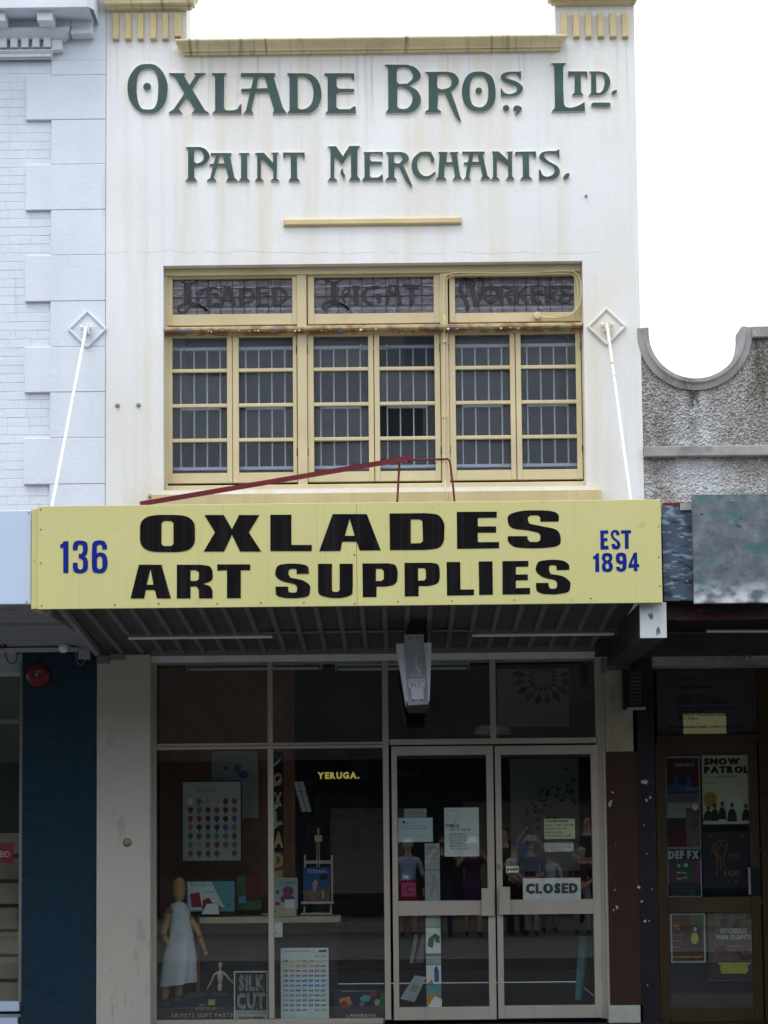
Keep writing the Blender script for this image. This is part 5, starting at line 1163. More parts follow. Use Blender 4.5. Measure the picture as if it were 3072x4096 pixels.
# small mannequin
Y=.22; c=P3(TH,580,1585,Y)
SM=thing('small_mannequin','small pale wooden artist figure standing with both arms held out','mannequin',(c[0],Y,c[2]))
h_=P3(TH,583,1368,Y); MB().lathe([(.003,-.024),(.013,-.018),(.017,.0),(.014,.016),(.003,.022)],h_,'z',12).build('head','wood_pale',SM)
for nm,pts,rr in (('neck',[(583,1395),(583,1415)],[.007,.007]),('torso',[(583,1415),(583,1440),(583,1490),(583,1515)],[.018,.026,.022,.013]),('hips',[(582,1520),(580,1550),(580,1580)],[.016,.021,.016]),
    ('arm',[(562,1430),(530,1450),(515,1490)],[.010,.008,.006]),('arm',[(515,1490),(490,1540),(472,1572)],[.007,.006,.003]),('arm',[(604,1430),(635,1455),(655,1485)],[.010,.008,.006]),('arm',[(655,1485),(675,1500),(690,1520)],[.007,.006,.003])):
    MB().tube([P3(TH,a,b,Y) for a,b in pts],rr,10).build(nm,'wood_pale',SM)
c=P3(TH,580,1590,Y); MB().tube([(c[0],Y+.02,c[2]),(c[0],Y+.02,.12)],.006,6).build('rod','screw_metal',SM)
# shelf
a,b,c_,d=R(785,3666,1362,3692,.50)
SH=MB().box(a,b,.50,.80,c_,d,.003).build('display_shelf','wood_pale',None,label='long cream display shelf across both window bays',cat='shelf')
MB().box(a+.03,b-.03,.60,.64,.12,c_).build('support','dark_wall',SH)
SHZ=d
def card(label,cat,f,x0,y0,x1,y1,Y,m,border=None,bw=3,lean=0,name='card'):
    p0,p1=f(x0,y0),f(x1,y1); return poster(label,cat,p0[0],p0[1],p1[0],p1[1],Y,m,border,bw,name=name)
# framed palette chart
p=card('black framed pastel chart with six columns of coloured drops','chart',TK,215,980,632,1540,.62,'paper_grey','print_black',6,name='framed_chart')
cols_=['paper_white','print_brown','print_gold','print_gold','print_dark_red','print_red','print_dark_red','print_brown','print_dark_red','print_red','print_dark_red','print_purple',
 'print_red','print_red','print_dark_red','print_navy','print_navy','print_blue','print_grey','print_navy','print_dark_red','print_navy','print_blue','print_grey',
 'print_green','print_green','print_green','print_grey','print_brown','print_green','print_grey','print_gold','print_brown','print_red','print_brown','print_brown','print_brown','print_green','print_green','print_green',None,'print_brown']
i=0
for r in range(7):
    for c_ in range(6):
        m_=cols_[i]; i+=1
        if not m_: continue
        x,y=335+c_*73,85+(r-1)*72
        MB().prism([[W(*TH(x+dx,y+dy),.6175) for dx,dy in [(0,38),(-10,18),(-22,4),(-21,-14),(-10,-26),(8,-27),(20,-16),(23,2),(11,18)]]],.6175,.0006).build('colour_drop',m_,p)
txt('ART SPECTRUM',kx(320),ky(1030),kx(455),ky(1060),.6175,'print_grey',p)
# poster behind
p=card('large pale watercolour poster pinned to the timber boards behind the framed chart','poster',TK,422,778,742,1240,.90,'paper_grey')
txt('COLOURS OF THE SOUTH',kx(485),ky(820),kx(670),ky(838),.897,'print_grey',p)
for a,b,r,m_ in ((520,895,22,'print_grey'),(600,890,30,'print_grey'),(640,940,40,'print_blue'),(600,920,30,'print_teal')): blob(p,ell(a,b,r*.9,r*.7,7),.897-r*.00003,m_,tr=TK)
# vertical gilt mirror sign
ms=card('narrow mirrored glass sign with gilt letters spelling OXLADE downwards','sign',TK,842,780,916,1470,.20,'paper_blue',None,name='mirror_sign')
ms.data.materials[0]=M['sign_black']; 
bpy.data.materials['sign_black'].node_tree  # glossy black back
for s,ya,yb in (('O',925,1020),('X',1060,1160),('L',1190,1285)): txt(s,kx(846),ky(ya),kx(908),ky(yb),.197,'print_gold',ms,bold=1)
for s,ya,yb in (('A',262,395),('D',440,560),('E',590,650)): txt(s,hx(1028),hy(ya),hx(1105),hy(yb),.197,'print_gold',ms,bold=1)
for y in (870,1010,1170,1300): blob(ms,[(850,y),(895,y-45),(897,y-30),(852,y+15)],.1975,'paper_blue',tr=TK)
# books and easels on the shelf
Y=.52
p=card('pastel set book cover with red and teal panels, open on the left of the shelf','book',TH,305,675,700,925,Y,'print_teal',None,name='book')
blob(p,[(308,680),(510,680),(620,900),(320,920)],Y-.002,'paper_blue',tr=TH); blob(p,[(330,780),(410,765),(430,890),(345,890)],Y-.003,'print_red',tr=TH); blob(p,[(440,830),(490,810),(520,860),(620,900),(430,905)],Y-.0035,'print_red',tr=TH); blob(p,[(640,862),(672,862),(672,872),(640,872)],Y-.003,'print_red',tr=TH)
txt('PASTELS',hx(340),hy(695),hx(500),hy(715),Y-.0035,'print_grey',p); txt('AQUARELLE',hx(450),hy(755),hx(560),hy(772),Y-.0038,'print_grey',p)
MB().box(*[P3(TH,320,925,Y)[0],P3(TH,690,925,Y)[0]],Y+.004,Y+.03,SHZ,P3(TH,700,700,Y)[2]).build('block','dark_wall',p)
c=P3(TH,500,950,Y-.02)
wb=MB().prism([[W(*TH(a,b),.46) for a,b in ((428,948),(470,862),(560,862),(572,948))]],.46,.05).build('folded_card','paper_white',None,label='small white folded card on the shelf in front of the pastel book',cat='card')
p=card('dark green and red book standing behind on the shelf, left of the mullion','book',TH,722,630,922,910,.60,'print_green',None,name='book'); blob(p,[(790,610),(915,605),(920,830),(800,840)],.597,'print_dark_red',tr=TH); blob(p,[(735,800),(795,795),(795,855),(735,858)],.596,'print_teal',tr=TH)
p=card('white FLOWERS book with a purple bloom on a small stand','book',TH,1030,645,1226,905,Y,'paper_grey',None,name='book')
txt('FLOWERS',hx(1070),hy(675),hx(1215),hy(700),Y-.003,'print_grey',p); blob(p,ell(1145,755,48,38),Y-.003,'print_purple',tr=TH); blob(p,ell(1060,765,14,18),Y-.003,'print_blue',tr=TH); blob(p,ell(1140,820,60,40,9),Y-.0026,'print_purple',tr=TH); blob(p,[(1115,828),(1198,822),(1200,895),(1118,900)],Y-.004,'paper_white',tr=TH); blob(p,ell(1058,860,22,14),Y-.003,'print_red',tr=TH)
MB().box(P3(TH,1040,910,Y)[0],P3(TH,1215,910,Y)[0],Y-.03,Y+.03,SHZ,P3(TH,1040,905,Y)[2]).build('stand_foot','wood_pale',p)
dish=thing('palette_dish','shallow white palette tray on the shelf behind the mullion','tray',P3(TH,990,955,.5)); c=P3(TH,990,945,.56)
MB().lathe([(.03,.0),(.075,.018),(.08,.022)],(c[0],.6,SHZ),'z',18).build('dish','paper_white',dish)
EA=thing('table_easel','small pale timber table easel on the shelf holding a blue Titian book','easel',(P3(TH,1390,950,.56)[0],.56,SHZ))
for pts,wx in (([(1285,455),(1285,840)],.016),([(1508,455),(1508,840)],.016),([(1385,340),(1385,560)],.008),([(1405,340),(1405,560)],.008),([(1395,235),(1395,345)],.018),([(1280,880),(1280,940)],.014),([(1500,860),(1500,940)],.014)):
    a,b=P3(TH,*pts[0],.56),P3(TH,*pts[1],.56); MB().box(a[0]-wx/2,a[0]+wx/2,.555,.575,b[2],a[2],.002).build('upright','wood_pale',EA)
for x0,y0,x1,y1,dy in ((1285,502,1510,528,.0),(1252,842,1525,862,-.03),(1250,938,1510,952,-.02),(1365,292,1428,345,-.006)): a,b=P3(TH,x0,y0,.55+dy),P3(TH,x1,y1,.55+dy); MB().box(a[0],b[0],.55+dy,.585,b[2],a[2],.003).build('crosspiece','wood_pale',EA)
p=card('dark blue TITIAN art book standing on the little easel','book',TH,1272,558,1495,835,.535,'print_blue',None,name='book')
txt('TITIAN',hx(1302),hy(578),hx(1460),hy(606),.532,'paper_blue',p); blob(p,[(1275,740),(1400,760),(1493,700),(1493,833),(1275,833)],.5325,'print_brown',tr=TH); blob(p,[(1345,690),(1375,655),(1395,690),(1372,770),(1355,760)],.5318,'skin_tone',tr=TH); blob(p,[(1425,760),(1440,740),(1450,800),(1425,830)],.5318,'skin_tone',tr=TH); blob(p,ell(1440,640,40,25,8),.5325,'print_navy',tr=TH)
sp=card('small white price card with a dot below the shelf beside the mullion','card',TH,1030,1015,1100,1138,.30,'paper_white'); blob(sp,ell(1049,1100,6,7),.2975,'print_grey',tr=TH)
# colour chart
p=card('white framed marker chart of many short coloured strokes, low in the second bay','chart',TH,1085,1227,1483,1812,.14,'paper_blue','paper_white',4,name='framed_chart')
rowc=[['print_orange']*2,['print_grey','print_gold','print_gold','print_orange','print_orange','paper_yellow','print_yellow'],['print_yellow','print_yellow','print_orange','print_orange','print_yellow','print_orange','print_red'],['print_red']*6+['print_dark_red'],['print_red']*2+['print_dark_red']*5,['print_navy']*4+['print_blue']*3,['print_blue']*7,['print_teal','print_teal','print_navy','print_green','print_green','print_green','print_green'],['print_green','print_green','print_green','print_grey','print_green','print_brown','print_orange'],['paper_grey','print_brown','print_brown','print_grey','print_dark_red','print_dark_red','print_grey'],['print_brown','print_brown','print_grey','print_brown','print_brown','print_grey','print_grey'],['print_grey','print_grey','print_grey','print_grey','paper_blue','print_orange','print_orange']]
INK=dict(print_red='ink_red',print_yellow='ink_yellow',print_gold='ink_yellow',print_orange='ink_orange',print_blue='ink_blue',print_green='ink_green',print_teal='ink_teal',print_dark_red='ink_purple',print_navy='ink_dark',print_brown='ink_brown')
for r,rc in enumerate(rowc):
    for i,m_ in enumerate(rc):
        ci=i+(5 if len(rc)==2 else 0); x=1130+ci*52; y=1295+r*40.7
        pts=[]
        for t_ in range(4): pts+= [(x-19+t_*9,y+8),(x-15+t_*9,y-8)]
        line(p,pts,4.2,.1365,INK.get(m_,m_),TH,'colour_swatch')
txt('Artist marker range',hx(1115),hy(1245),hx(1320),hy(1262),.1365,'print_grey',p); blob(p,[(1400,1245),(1465,1243),(1465,1260),(1400,1262)],.1365,'print_navy',tr=TH)
# silk cut poster
p=card('black and white SILK CUT linocut poster marked SOLD HERE in the first bay','poster',TH,697,1420,975,1828,.13,'paper_grey','paper_white',4)
blob(p,[(706,1430),(968,1430),(968,1745),(706,1745)],.1275,'print_black',tr=TH)
random.seed(3)
txt('SILK',hx(735),hy(1450),hx(950),hy(1585),.1262,'print_mid',p,bold=1); txt('CUT',hx(720),hy(1598),hx(955),hy(1735),.1262,'print_mid',p,bold=1)
for k in range(46):
    x=random.uniform(715,955); y=random.uniform(1440,1720); line(p,[(x,y),(x+random.uniform(-10,10),y+random.uniform(15,50))],1.0,.1258,random.choice(['print_black','paper_grey']),TH,'gouge_mark'); txt('SOLD HERE!',hx(738),hy(1796),hx(940),hy(1818),.1262,'print_black',p,bold=1); txt('LINOLEUM',hx(712),hy(1758),hx(968),hy(1772),.1262,'print_grey',p)
# pastels banner
p=card('black arched window banner ARTISTS SOFT PASTELS along the foot of the first bay','banner',TH,50,1660,972,1830,.165,'print_navy',None)
MB().prism([[W(*TH(a,b),.1645) for a,b in [(50,1675),(180,1640),(330,1600),(470,1590),(640,1600),(780,1640),(972,1690),(972,1700),(50,1700)]]],.1645,.002).build('arch','print_navy',p)
txt('ARTISTS SOFT PASTELS',hx(170),hy(1770),hx(740),hy(1803),.1615,'paper_grey',p); txt('ART',hx(405),hy(1690),hx(470),hy(1712),.1615,'print_gold',p); txt('SPECTRUM',hx(378),hy(1718),hx(548),hy(1742),.1615,'print_gold',p)
blob(p,[(482,1655),(540,1655),(540,1702),(482,1702)],.1618,'print_gold',tr=TH)
for s,x,y,rt in (('FOR',105,1690,.35),('ART',200,1655,.25),('COLOURS',310,1622,.1),('OF THE',520,1612,0),('SOUTH',690,1632,-.2)): txt(s,hx(x),hy(y-10),hx(x+len(s)*20),hy(y+10),.1615,'print_grey',p,rot=rt)
# langridge poster
p=card('black LANGRIDGE poster with orange and green pigment at the foot of the second bay','poster',TL,90,1790,582,2062,.16,'print_navy',None)
txt('LANGRIDGE',l_x(205),l_y(2028),l_x(482),l_y(2056),.157,'paper_white',p); txt('HANDMADE OIL COLOURS',l_x(165),l_y(1806),l_x(500),l_y(1818),.157,'paper_grey',p)
for i,(a,b,r1,r2,m_) in enumerate(((195,1910,70,55,'print_orange'),(180,1940,40,40,'print_red'),(385,1880,55,35,'print_teal'),(455,1845,35,30,'print_red'),(545,1900,30,100,'print_green'),(350,1930,30,30,'print_grey'),(495,1920,30,35,'paper_grey'))):
    blob(p,[(a+r1*random.uniform(.7,1.1)*cos(k*pi/6),b+r2*random.uniform(.7,1.1)*sin(k*pi/6)) for k in range(12)],.1568-.0002*i,m_,tr=TL)
# neon
ns=thing('neon_sign','glowing yellow lettering YERUGA. hanging in the dark second bay','sign',P3(TK,1290,970,1.6)); txt('YERUGA.',kx(1148),ky(922),kx(1435),ky(970),1.6,'neon_yellow',ns,bold=1)
ts=thing('wall_lettering','dim pale lettering TONALO on the dark wall behind the left door','sign',P3(TT,160,950,3.0)); txt('TO',t_x(35),t_y(910),t_x(75),t_y(948),3.0,'print_grey',ts); txt('NALO',t_x(150),t_y(910),t_x(300),t_y(948),3.0,'print_grey',ts)
cb=thing('paper_strip','tilted strip of white swatch cards hanging in the second bay','cards',P3(TK,1040,1200,.5))
for i,(x,y) in enumerate(((985,990),(1003,1060),(1022,1130))):
    for dx in (0,36): blob(cb,[(x+dx,y),(x+dx+30,y-4),(x+dx+50,y+62),(x+dx+20,y+68)],.5,'paper_grey',tr=TK,name='swatch_card')
# inside the shop behind the door: hanging textiles, ceiling lamps
p=card('pale canvas painted with a red and black star of lozenges high behind the right door','painting',TT,840,215,1330,612,1.8,'paper_grey',None,name='painting')
cx,cy=1150,280
for k in range(16):
    an=k*pi/8+.2; 
    for r0,r1,wd_,m_ in ((60,105,14,'print_black'),(115,215,26,('print_red','print_black','print_grey','print_dark_red')[k%4])):
        pts=[(cx+r0*cos(an),cy-r0*.9*sin(an)),(cx+(r0+r1)/2*cos(an)-wd_*sin(an),cy-(r0+r1)/2*.9*sin(an)-wd_*cos(an)),(cx+r1*cos(an),cy-r1*.9*sin(an)),(cx+(r0+r1)/2*cos(an)+wd_*sin(an),cy-(r0+r1)/2*.9*sin(an)+wd_*cos(an))]
        pts=[(min(max(a,845),1325),min(max(b,220),605)) for a,b in pts]
        try: blob(p,pts,1.797-k*.00005,m_,tr=TT)
        except Exception: pass
p=card('tall pale hanging printed with dark and blue triangles behind the right door','hanging',TT,930,830,1400,1600,2.0,'paper_grey',None,name='hanging')
for k in range(60):
    a=random.uniform(1000,1380); b=850+(1400-a)*.9+random.uniform(-60,280); r=random.uniform(10,26)
    if b>1560 or a<950: continue
    an=random.uniform(0,6); blob(p,[(a+r*cos(an+t_*2.1),b+r*sin(an+t_*2.1)) for t_ in range(3)],1.996-k*.00003,random.choice(['print_black','print_black','print_navy','print_blue','print_teal']),tr=TT)
for lab,x0,y0,x1,y1,Y in (('white fluted ceiling lamp inside the shop, across the door mullion',680,595,945,665,1.2),('wide white ceiling lamp inside the shop above the right door',868,460,1130,585,2.4)):
    a,b=P3(TT,x0,y1,Y),P3(TT,x1,y0,Y); t_=thing('ceiling_lamp',lab,'lamp',((a[0]+b[0])/2,Y,a[2])); rx=(b[0]-a[0])/2; h=b[2]-a[2]
    MB().lathe([(rx,0),(rx*.99,h*.1),(rx*.88,h*.8),(rx*.7,h*.95),(.02,h)],((a[0]+b[0])/2,Y,a[2]),'z',24).build('shade','lamp_side',t_)
for k in range(4):
    bx0=W(1180,3000,2.6)[0]+k*.30
for lab,x0,x1 in (('fluorescent batten inside the first shop window bay, across the mullion',745,1290),('fluorescent batten inside the shop behind the hanging street lamp',1340,1880)):
    a,b,c_,d=R(x0,2638,x1,2682,.8); t_=thing('tube_light',lab,'light',((a+b)/2,.8,d)); MB().box(a,b,.78,.86,c_+.045,d,.004).build('housing','lamp_side',t_); MB().tube([(a+.03,.80,c_+.016),(b-.03,.80,c_+.016)],.0135,10).build('tube','lamp_side',t_)
    for x in (a,b-.02): MB().box(x,x+.02,.785,.83,c_,c_+.05).build('end_cap','pipe_white',t_)
    for x in (a+.15,b-.17): MB().box(x,x+.02,.80,.82,d,3.28).build('hanger','pipe_white',t_)
# shelving deep in the shop
SV=thing('shop_shelving','dark stock shelving deep inside the shop behind the second bay','shelving',(W(1350,3500,4.5)[0],4.5,.04))
a=W(1190,3500,4.4)[0]; b=W(1540,3500,4.4)[0]
for k in range(7): MB().box(a,b,4.2,4.6,.3+k*.38,.33+k*.38).build('shelf_board','bracket_dark',SV)
for x in (a,b): MB().box(x-.02,x+.02,4.2,4.6,.04,2.7).build('upright','bracket_dark',SV)
for k in range(26):
    x=random.uniform(a+.05,b-.2); zz=.33+random.randrange(6)*.38; s_=MB().box(x,x+random.uniform(.08,.2),4.22,4.4,zz,zz+random.uniform(.12,.3)).build('stock_box',random.choice(['print_brown','print_navy','print_grey','print_dark_red','print_teal']),SV)
# notices on the doors (inside of the glass)
YD=.062
def card2(label,cat,f,x0,y0,x1,y1,m,Y=YD,**k): return card(label,cat,f,x0,y0,x1,y1,Y,m,**k)
p=card2('pale blue typed notice on the left door, beside the left stile','notice',TL,692,168,1022,398,'paper_blue')
blob(p,[(735,200),(757,198),(757,222),(735,224)],YD-.002,'print_navy',tr=TL); txt('Follow us online',l_x(765),l_y(208),l_x(845),l_y(222),YD-.002,'print_grey',p)
for i,s in enumerate(('You can now find our shop news online','and see the latest offers and classes')): txt(s,l_x(722),l_y(240+i*22),l_x(965),l_y(252+i*22),YD-.002,'print_black',p)
txt('Thank you for your support',l_x(722),l_y(330),l_x(978),l_y(342),YD-.002,'print_grey',p)
p=card2('grey sheet headed SKETCHBOOKS above the typed notice on the left door','notice',TL,750,82,962,166,'paper_grey',Y=.09); txt('Sketchbooks',l_x(778),l_y(100),l_x(935),l_y(130),.087,'print_grey',p)
p=card2('large white MIKE poster with a line drawing taped on the left door','poster',TL,1132,72,1460,535,'paper_white')
txt('MIKE',l_x(1148),l_y(228),l_x(1275),l_y(262),YD-.002,'print_black',p); txt('UNTIL 1ST JUNE 2018',l_x(1185),l_y(272),l_x(1378),l_y(298),YD-.002,'print_black',p)
for i,s in enumerate(('OPENING NIGHT','GALLERY DRAWINGS','LIFE DRAWING CLASSES','EVERY WEDNESDAY','BRING YOUR PAPER','ALL WELCOME')): txt(s,l_x(1182),l_y(318+i*27),l_x(1330+(i%3)*15),l_y(334+i*27),YD-.002,'print_grey',p)
for q_ in ([(1155,150),(1170,165),(1160,135)],[(1190,100),(1260,108),(1265,150),(1235,190),(1240,210)],[(1205,150),(1225,160)],[(1385,215),(1405,170)],[(1225,210),(1240,215)]): line(p,q_,1.3,YD-.002,'print_black',TL)
# postcard strip
ps=thing('postcard_strip','long vertical strip of art postcards hanging down the middle of the left door','cards',P3(TL,1030,1960,YD))
seg=[(410,660,'paper_grey'),(665,955,'paper_grey'),(1098,1205,'paper_grey'),(1210,1455,'paper_white'),(1460,1478,'print_grey'),(1480,1560,'paper_grey'),(1565,1745,'paper_white'),(1750,1965,'print_teal')]
for i,(a,b,m_) in enumerate(seg):
    dx=(a-410)*.012; pbox('postcard',l_x(946+dx),l_y(a),l_x(1087+dx),l_y(b),YD,.0015,m_,ps)
line(ps,[(1000,700),(1040,720),(1010,790),(960,810),(1000,880),(1050,760),(1030,850),(990,930)],2,YD-.002,'print_grey',TL); line(ps,[(1020,720),(1070,760),(1060,850),(1080,930)],2,YD-.002,'print_grey',TL)
blob(ps,[(970,1380),(985,1310),(1040,1265),(1085,1290),(1088,1360),(1050,1350),(1035,1310),(1025,1400),(1000,1400)],YD-.002,'print_green',tr=TL); blob(ps,[(1035,1600),(1060,1565),(1078,1620),(1082,1720),(1040,1725)],YD-.002,'print_blue',tr=TL); blob(ps,[(965,1745),(1010,1700),(1030,1745)],YD-.0022,'print_orange',tr=TL)
blob(ps,[(965,1860),(1010,1820),(1030,1850),(1060,1830),(1100,1870),(1100,1955),(965,1955)],YD-.002,'print_orange',tr=TL); blob(ps,[(975,1960),(1040,1860),(1110,1890),(1105,1962)],YD-.0025,'paper_white',tr=TL); line(ps,[(1000,960+600),(1000,1500)],1.5,YD-.002,'print_grey',TL)
txt('NOTEBOOKS',l_x(960),l_y(445),l_x(1075),l_y(465),YD-.002,'print_black',ps)
for i,q_ in enumerate(([(960,520),(1000,500),(1040,525),(1075,505)],[(960,560),(1010,545),(1070,570)],[(965,600),(1020,630),(1078,600)])): line(ps,q_,2,YD-.002,'print_grey',TL)
for lab,x0,y0,x1,y1,m_,s,ts_ in (('small blue and white card sticker on the left door, above the purple one','sticker',728,700,808,760,'VISA') and [('small blue and white card payment sticker on the left door',728,700,808,760,'print_blue','VISA','paper_white'),('square purple sticker with a dark C mark low on the left door glass',722,785,862,915,'print_purple','C','print_navy')]):
    p=card2(lab,'sticker',TL,x0,y0,x1,y1,m_)
    txt(s,l_x(x0+16 if s=='VISA' else 765),l_y(y0+15 if s=='VISA' else 808),l_x(x1-16 if s=='VISA' else 815),l_y(y1-15 if s=='VISA' else 885),YD-.002,ts_,p,bold=1)
# magazines leaning behind the lower left door
for i,(lab,pts,m_) in enumerate((('long white pad leaning upright behind the lower left door, left of two',[(802,1545),(835,1548),(882,1275),(850,1270)],'paper_grey'),('grey pad leaning upright behind the lower left door next to the postcards',[(850,1550),(935,1540),(950,1275),(915,1270)],'print_grey'),('pale blue pad lying tilted on the floor behind the lower left door',[(712,1885),(850,1915),(960,1680),(850,1665)],'paper_blue'))):
    o=MB().prism([[W(*TL(a,b),.25+i*.02) for a,b in pts]],.25+i*.02,.02).build('drawing_pad',m_,None,label=lab,cat='pad')
    if i==2: blob(o,[(800,1810),(865,1820),(890,1760),(830,1745)],.287,'paper_grey',tr=TL)
    else: line(o,[((pts[0][0]+pts[1][0])/2,1530),((pts[2][0]+pts[3][0])/2,1290)],3,.2485+i*.02,'print_grey' if i==0 else 'paper_grey',TL)
# right door notices
p=card2('yellow TRADING HOURS sheet on the right door','notice',TR,655,178,948,368,'paper_yellow')
txt('TRADING HOURS',r_x(670),r_y(190),r_x(880),r_y(210),YD-.002,'print_black',p,bold=1)
for i,s in enumerate(('MONDAY - FRIDAY 9AM - 5PM','SATURDAY 9AM - 4PM','SUNDAY CLOSED','PUBLIC HOLIDAYS CLOSED')): txt(s,r_x(665),r_y(230+i*34),r_x((930,865,830,915)[i]),r_y(246+i*34),YD-.002,'print_grey',p,bold=1)
p=card2('small white sheet of small print under the trading hours sheet','notice',TR,660,405,932,488,'paper_white')
for i,s in enumerate(('CHEQUES ONLY BY PRIOR','ARRANGEMENT AT COUNTER','NO REFUNDS')): txt(s,r_x(672),r_y(412+i*26),r_x(915-(i==2)*70),r_y(428+i*26),YD-.002,'print_grey',p)
p=card2('white CLOSED sign leaning behind the right door glass','sign',TR,455,740,1002,943,'paper_white'); txt('CLOSED',r_x(485),r_y(788),r_x(972),r_y(888),YD-.002,'print_black',p,bold=2,gap=.06)
p=pbox('push_label',r_x(297),r_y(628),r_x(416),r_y(688),.012,.002,'paper_yellow',None,label='cream push label on the right door stile',cat='label'); txt('push',r_x(305),r_y(635),r_x(410),r_y(682),.0105,'print_black',p,bold=1)
p.location.y+=.034
# rolled umbrella-like tube behind right door
ub=thing('rolled_canvas','tall rolled blue and yellow canvas standing behind the lower right door','roll',P3(TR,990,1900,.5)); MB().tube([P3(TR,980,1900,.5),P3(TR,1040,1300,.6)],[.03,.05],12).build('roll','print_teal',ub)
# ================================================================ the far side of the street (seen mirrored in the glass)
OB=thing('opposite_building','dark fronted building with a deep awning across the street, seen mirrored in the shop glass','building',(0,-21,0))
MB().box(-60,60,-22,-21,GZ,3.0).build('wall','opposite_dark',OB); MB().box(-60,60,-22,-21,3.0,8.0).build('upper_wall','opposite_wall',OB); MB().box(-7,7,-22.1,-21,8.0,13.5).build('upper_wall','opposite_wall',OB)  # tall middle block shaped to darken window reflections yet let sky light past
for k in range(-5,6): MB().box(k*2.3-.6,k*2.3+.6,-21,-20.97,5.2,7.2,.004).build('window','opposite_dark' if k%2 else 'opposite_cream',OB)
for k in range(-2,3):
    for zz in (9.2,11.6): MB().box(k*2.3-.5,k*2.3+.7,-21,-20.96,zz,zz+1.5,.004).build('window','opposite_cream' if (k+int(zz))%2 else 'pipe_white',OB)  # pale windows added to vary the brightness mirrored in the upper panes
MB().box(1.2,3.6,-20.99,-20.94,.5,2.3,.004).build('panel','opposite_cream',OB); MB().box(-1.3,.1,-20.99,-20.94,.6,2.2,.004).build('panel','opposite_cream',OB)
MB().box(-13,13,-21,-18.1,3.1,3.3).build('awning_roof','opposite_dark',OB); MB().box(-13,13,-18.1,-18.0,3.0,3.7,.004).build('awning_fascia','opposite_wall',OB)
MB().box(-13,13,-21,-18.6,GZ,.16).build('plinth','opposite_cream',OB)
def person(label,x,y,z0,h,turn=0,top='white',legs='navy',hair='brown',hat=None,arms='down',bag=None,legstyle='trousers',stride=.05,lean=0,bare_arms=True):
    """one continuous body grown by a skin modifier over joints; h = standing height"""
    s=h/1.75
    J={'pelvis':(0,0,.95),'belly':(0,.01,1.08),'chest':(0,0,1.28),'neckb':(0,.0,1.45),'neck':(0,.01,1.53),'jaw':(0,.03,1.60),'skull':(0,.015,1.68),'crown':(0,.0,1.735)}
    Rr={'pelvis':(.155,.115),'belly':(.135,.105),'chest':(.165,.115),'neckb':(.085,.07),'neck':(.052,.055),'jaw':(.062,.075),'skull':(.075,.09),'crown':(.05,.06)}
    Ed=[('pelvis','belly'),('belly','chest'),('chest','neckb'),('neckb','neck'),('neck','jaw'),('jaw','skull'),('skull','crown')]
    seg={}
    for q in Ed[:3]: seg[q]='top'
    for q in Ed[3:]: seg[q]='skin'
    for sd,sg in (('l',-1),('r',1)):
        st=stride*sg
        J.update({sd+'hip':(sg*.095,0,.90),sd+'knee':(sg*.10,.03+st,.50),sd+'ankle':(sg*.105,-.01+st*1.6,.085),sd+'toe':(sg*.12,.14+st*1.6,.035)})
        Rr.update({sd+'hip':(.095,.095),sd+'knee':(.060,.062),sd+'ankle':(.040,.045),sd+'toe':(.038,.028)})
        for q in (('pelvis',sd+'hip'),(sd+'hip',sd+'knee')): Ed.append(q); seg[q]='legs'
        q=(sd+'knee',sd+'ankle'); Ed.append(q); seg[q]='legs' if legstyle=='trousers' else 'skin'
        q=(sd+'ankle',sd+'toe'); Ed.append(q); seg[q]='shoe'
        if arms=='up' : el=(sg*.30,.20,1.30); wr=(sg*.10,.30,1.56)
        elif arms=='camera': el=(sg*.28,.10,1.15); wr=(sg*.07,.27,1.30)
        elif arms=='crossed': el=(sg*.27,.03,1.15); wr=(-sg*.06,.22,1.13)
        elif arms=='clasp': el=(sg*.26,.03,1.14); wr=(sg*.03,.22,.98)
        else: el=(sg*.26,-.02,1.14); wr=(sg*.27,.07,.90)
        J.update({sd+'sh':(sg*.185,0,1.40),sd+'el':el,sd+'wr':wr})
        d=Vector(wr)-Vector(el); d.normalize()
        J[sd+'palm']=tuple(Vector(wr)+d*.075); Rr.update({sd+'sh':(.062,.062),sd+'el':(.042,.042),sd+'wr':(.027,.030),sd+'palm':(.026,.036)})
        for q,c in ((('chest',sd+'sh'),'top'),((sd+'sh',sd+'el'),'top'),((sd+'el',sd+'wr'),'skin' if bare_arms else 'top'),((sd+'wr',sd+'palm'),'skin')): Ed.append(q); seg[q]=c
        u=d.orthogonal().normalized(); 
        for f in range(4):
            k=sd+'f%d'%f; base=Vector(J[sd+'palm']); off=u*(f-1.5)*.017
            J[k+'a']=tuple(base+d*.04+off); J[k+'b']=tuple(base+d*(.085-.008*abs(f-1.4))+off*1.1+Vector((0,.012,0))); Rr[k+'a']=(.009,.009); Rr[k+'b']=(.007,.007)
            for q in ((sd+'palm',k+'a'),(k+'a',k+'b')): Ed.append(q); seg[q]='skin'
        k=sd+'th'; J[k]=tuple(Vector(J[sd+'wr'])+d*.07+u*.05); Rr[k]=(.010,.010); q=(sd+'wr',k); Ed.append(q); seg[q]='skin'
    names=list(J); idx={n:i for i,n in enumerate(names)}
    me=bpy.data.meshes.new('body'); me.from_pydata([tuple(c*s for c in J[n]) for n in names],[(idx[a],idx[b]) for a,b in Ed],[])
    o=bpy.data.objects.new('tmp',me); C.objects.link(o)
    o.modifiers.new('skin','SKIN'); o.modifiers['skin'].use_smooth_shade=True
    for n,v in zip(names,me.skin_vertices[0].data): v.radius=(Rr[n][0]*s,Rr[n][1]*s); v.use_root=(n=='pelvis')
    sb=o.modifiers.new('sub','SUBSURF'); sb.levels=1; sb.render_levels=1
    dg=bpy.context.evaluated_depsgraph_get(); bm_=bpy.data.meshes.new_from_object(o.evaluated_get(dg)); bpy.data.objects.remove(o)
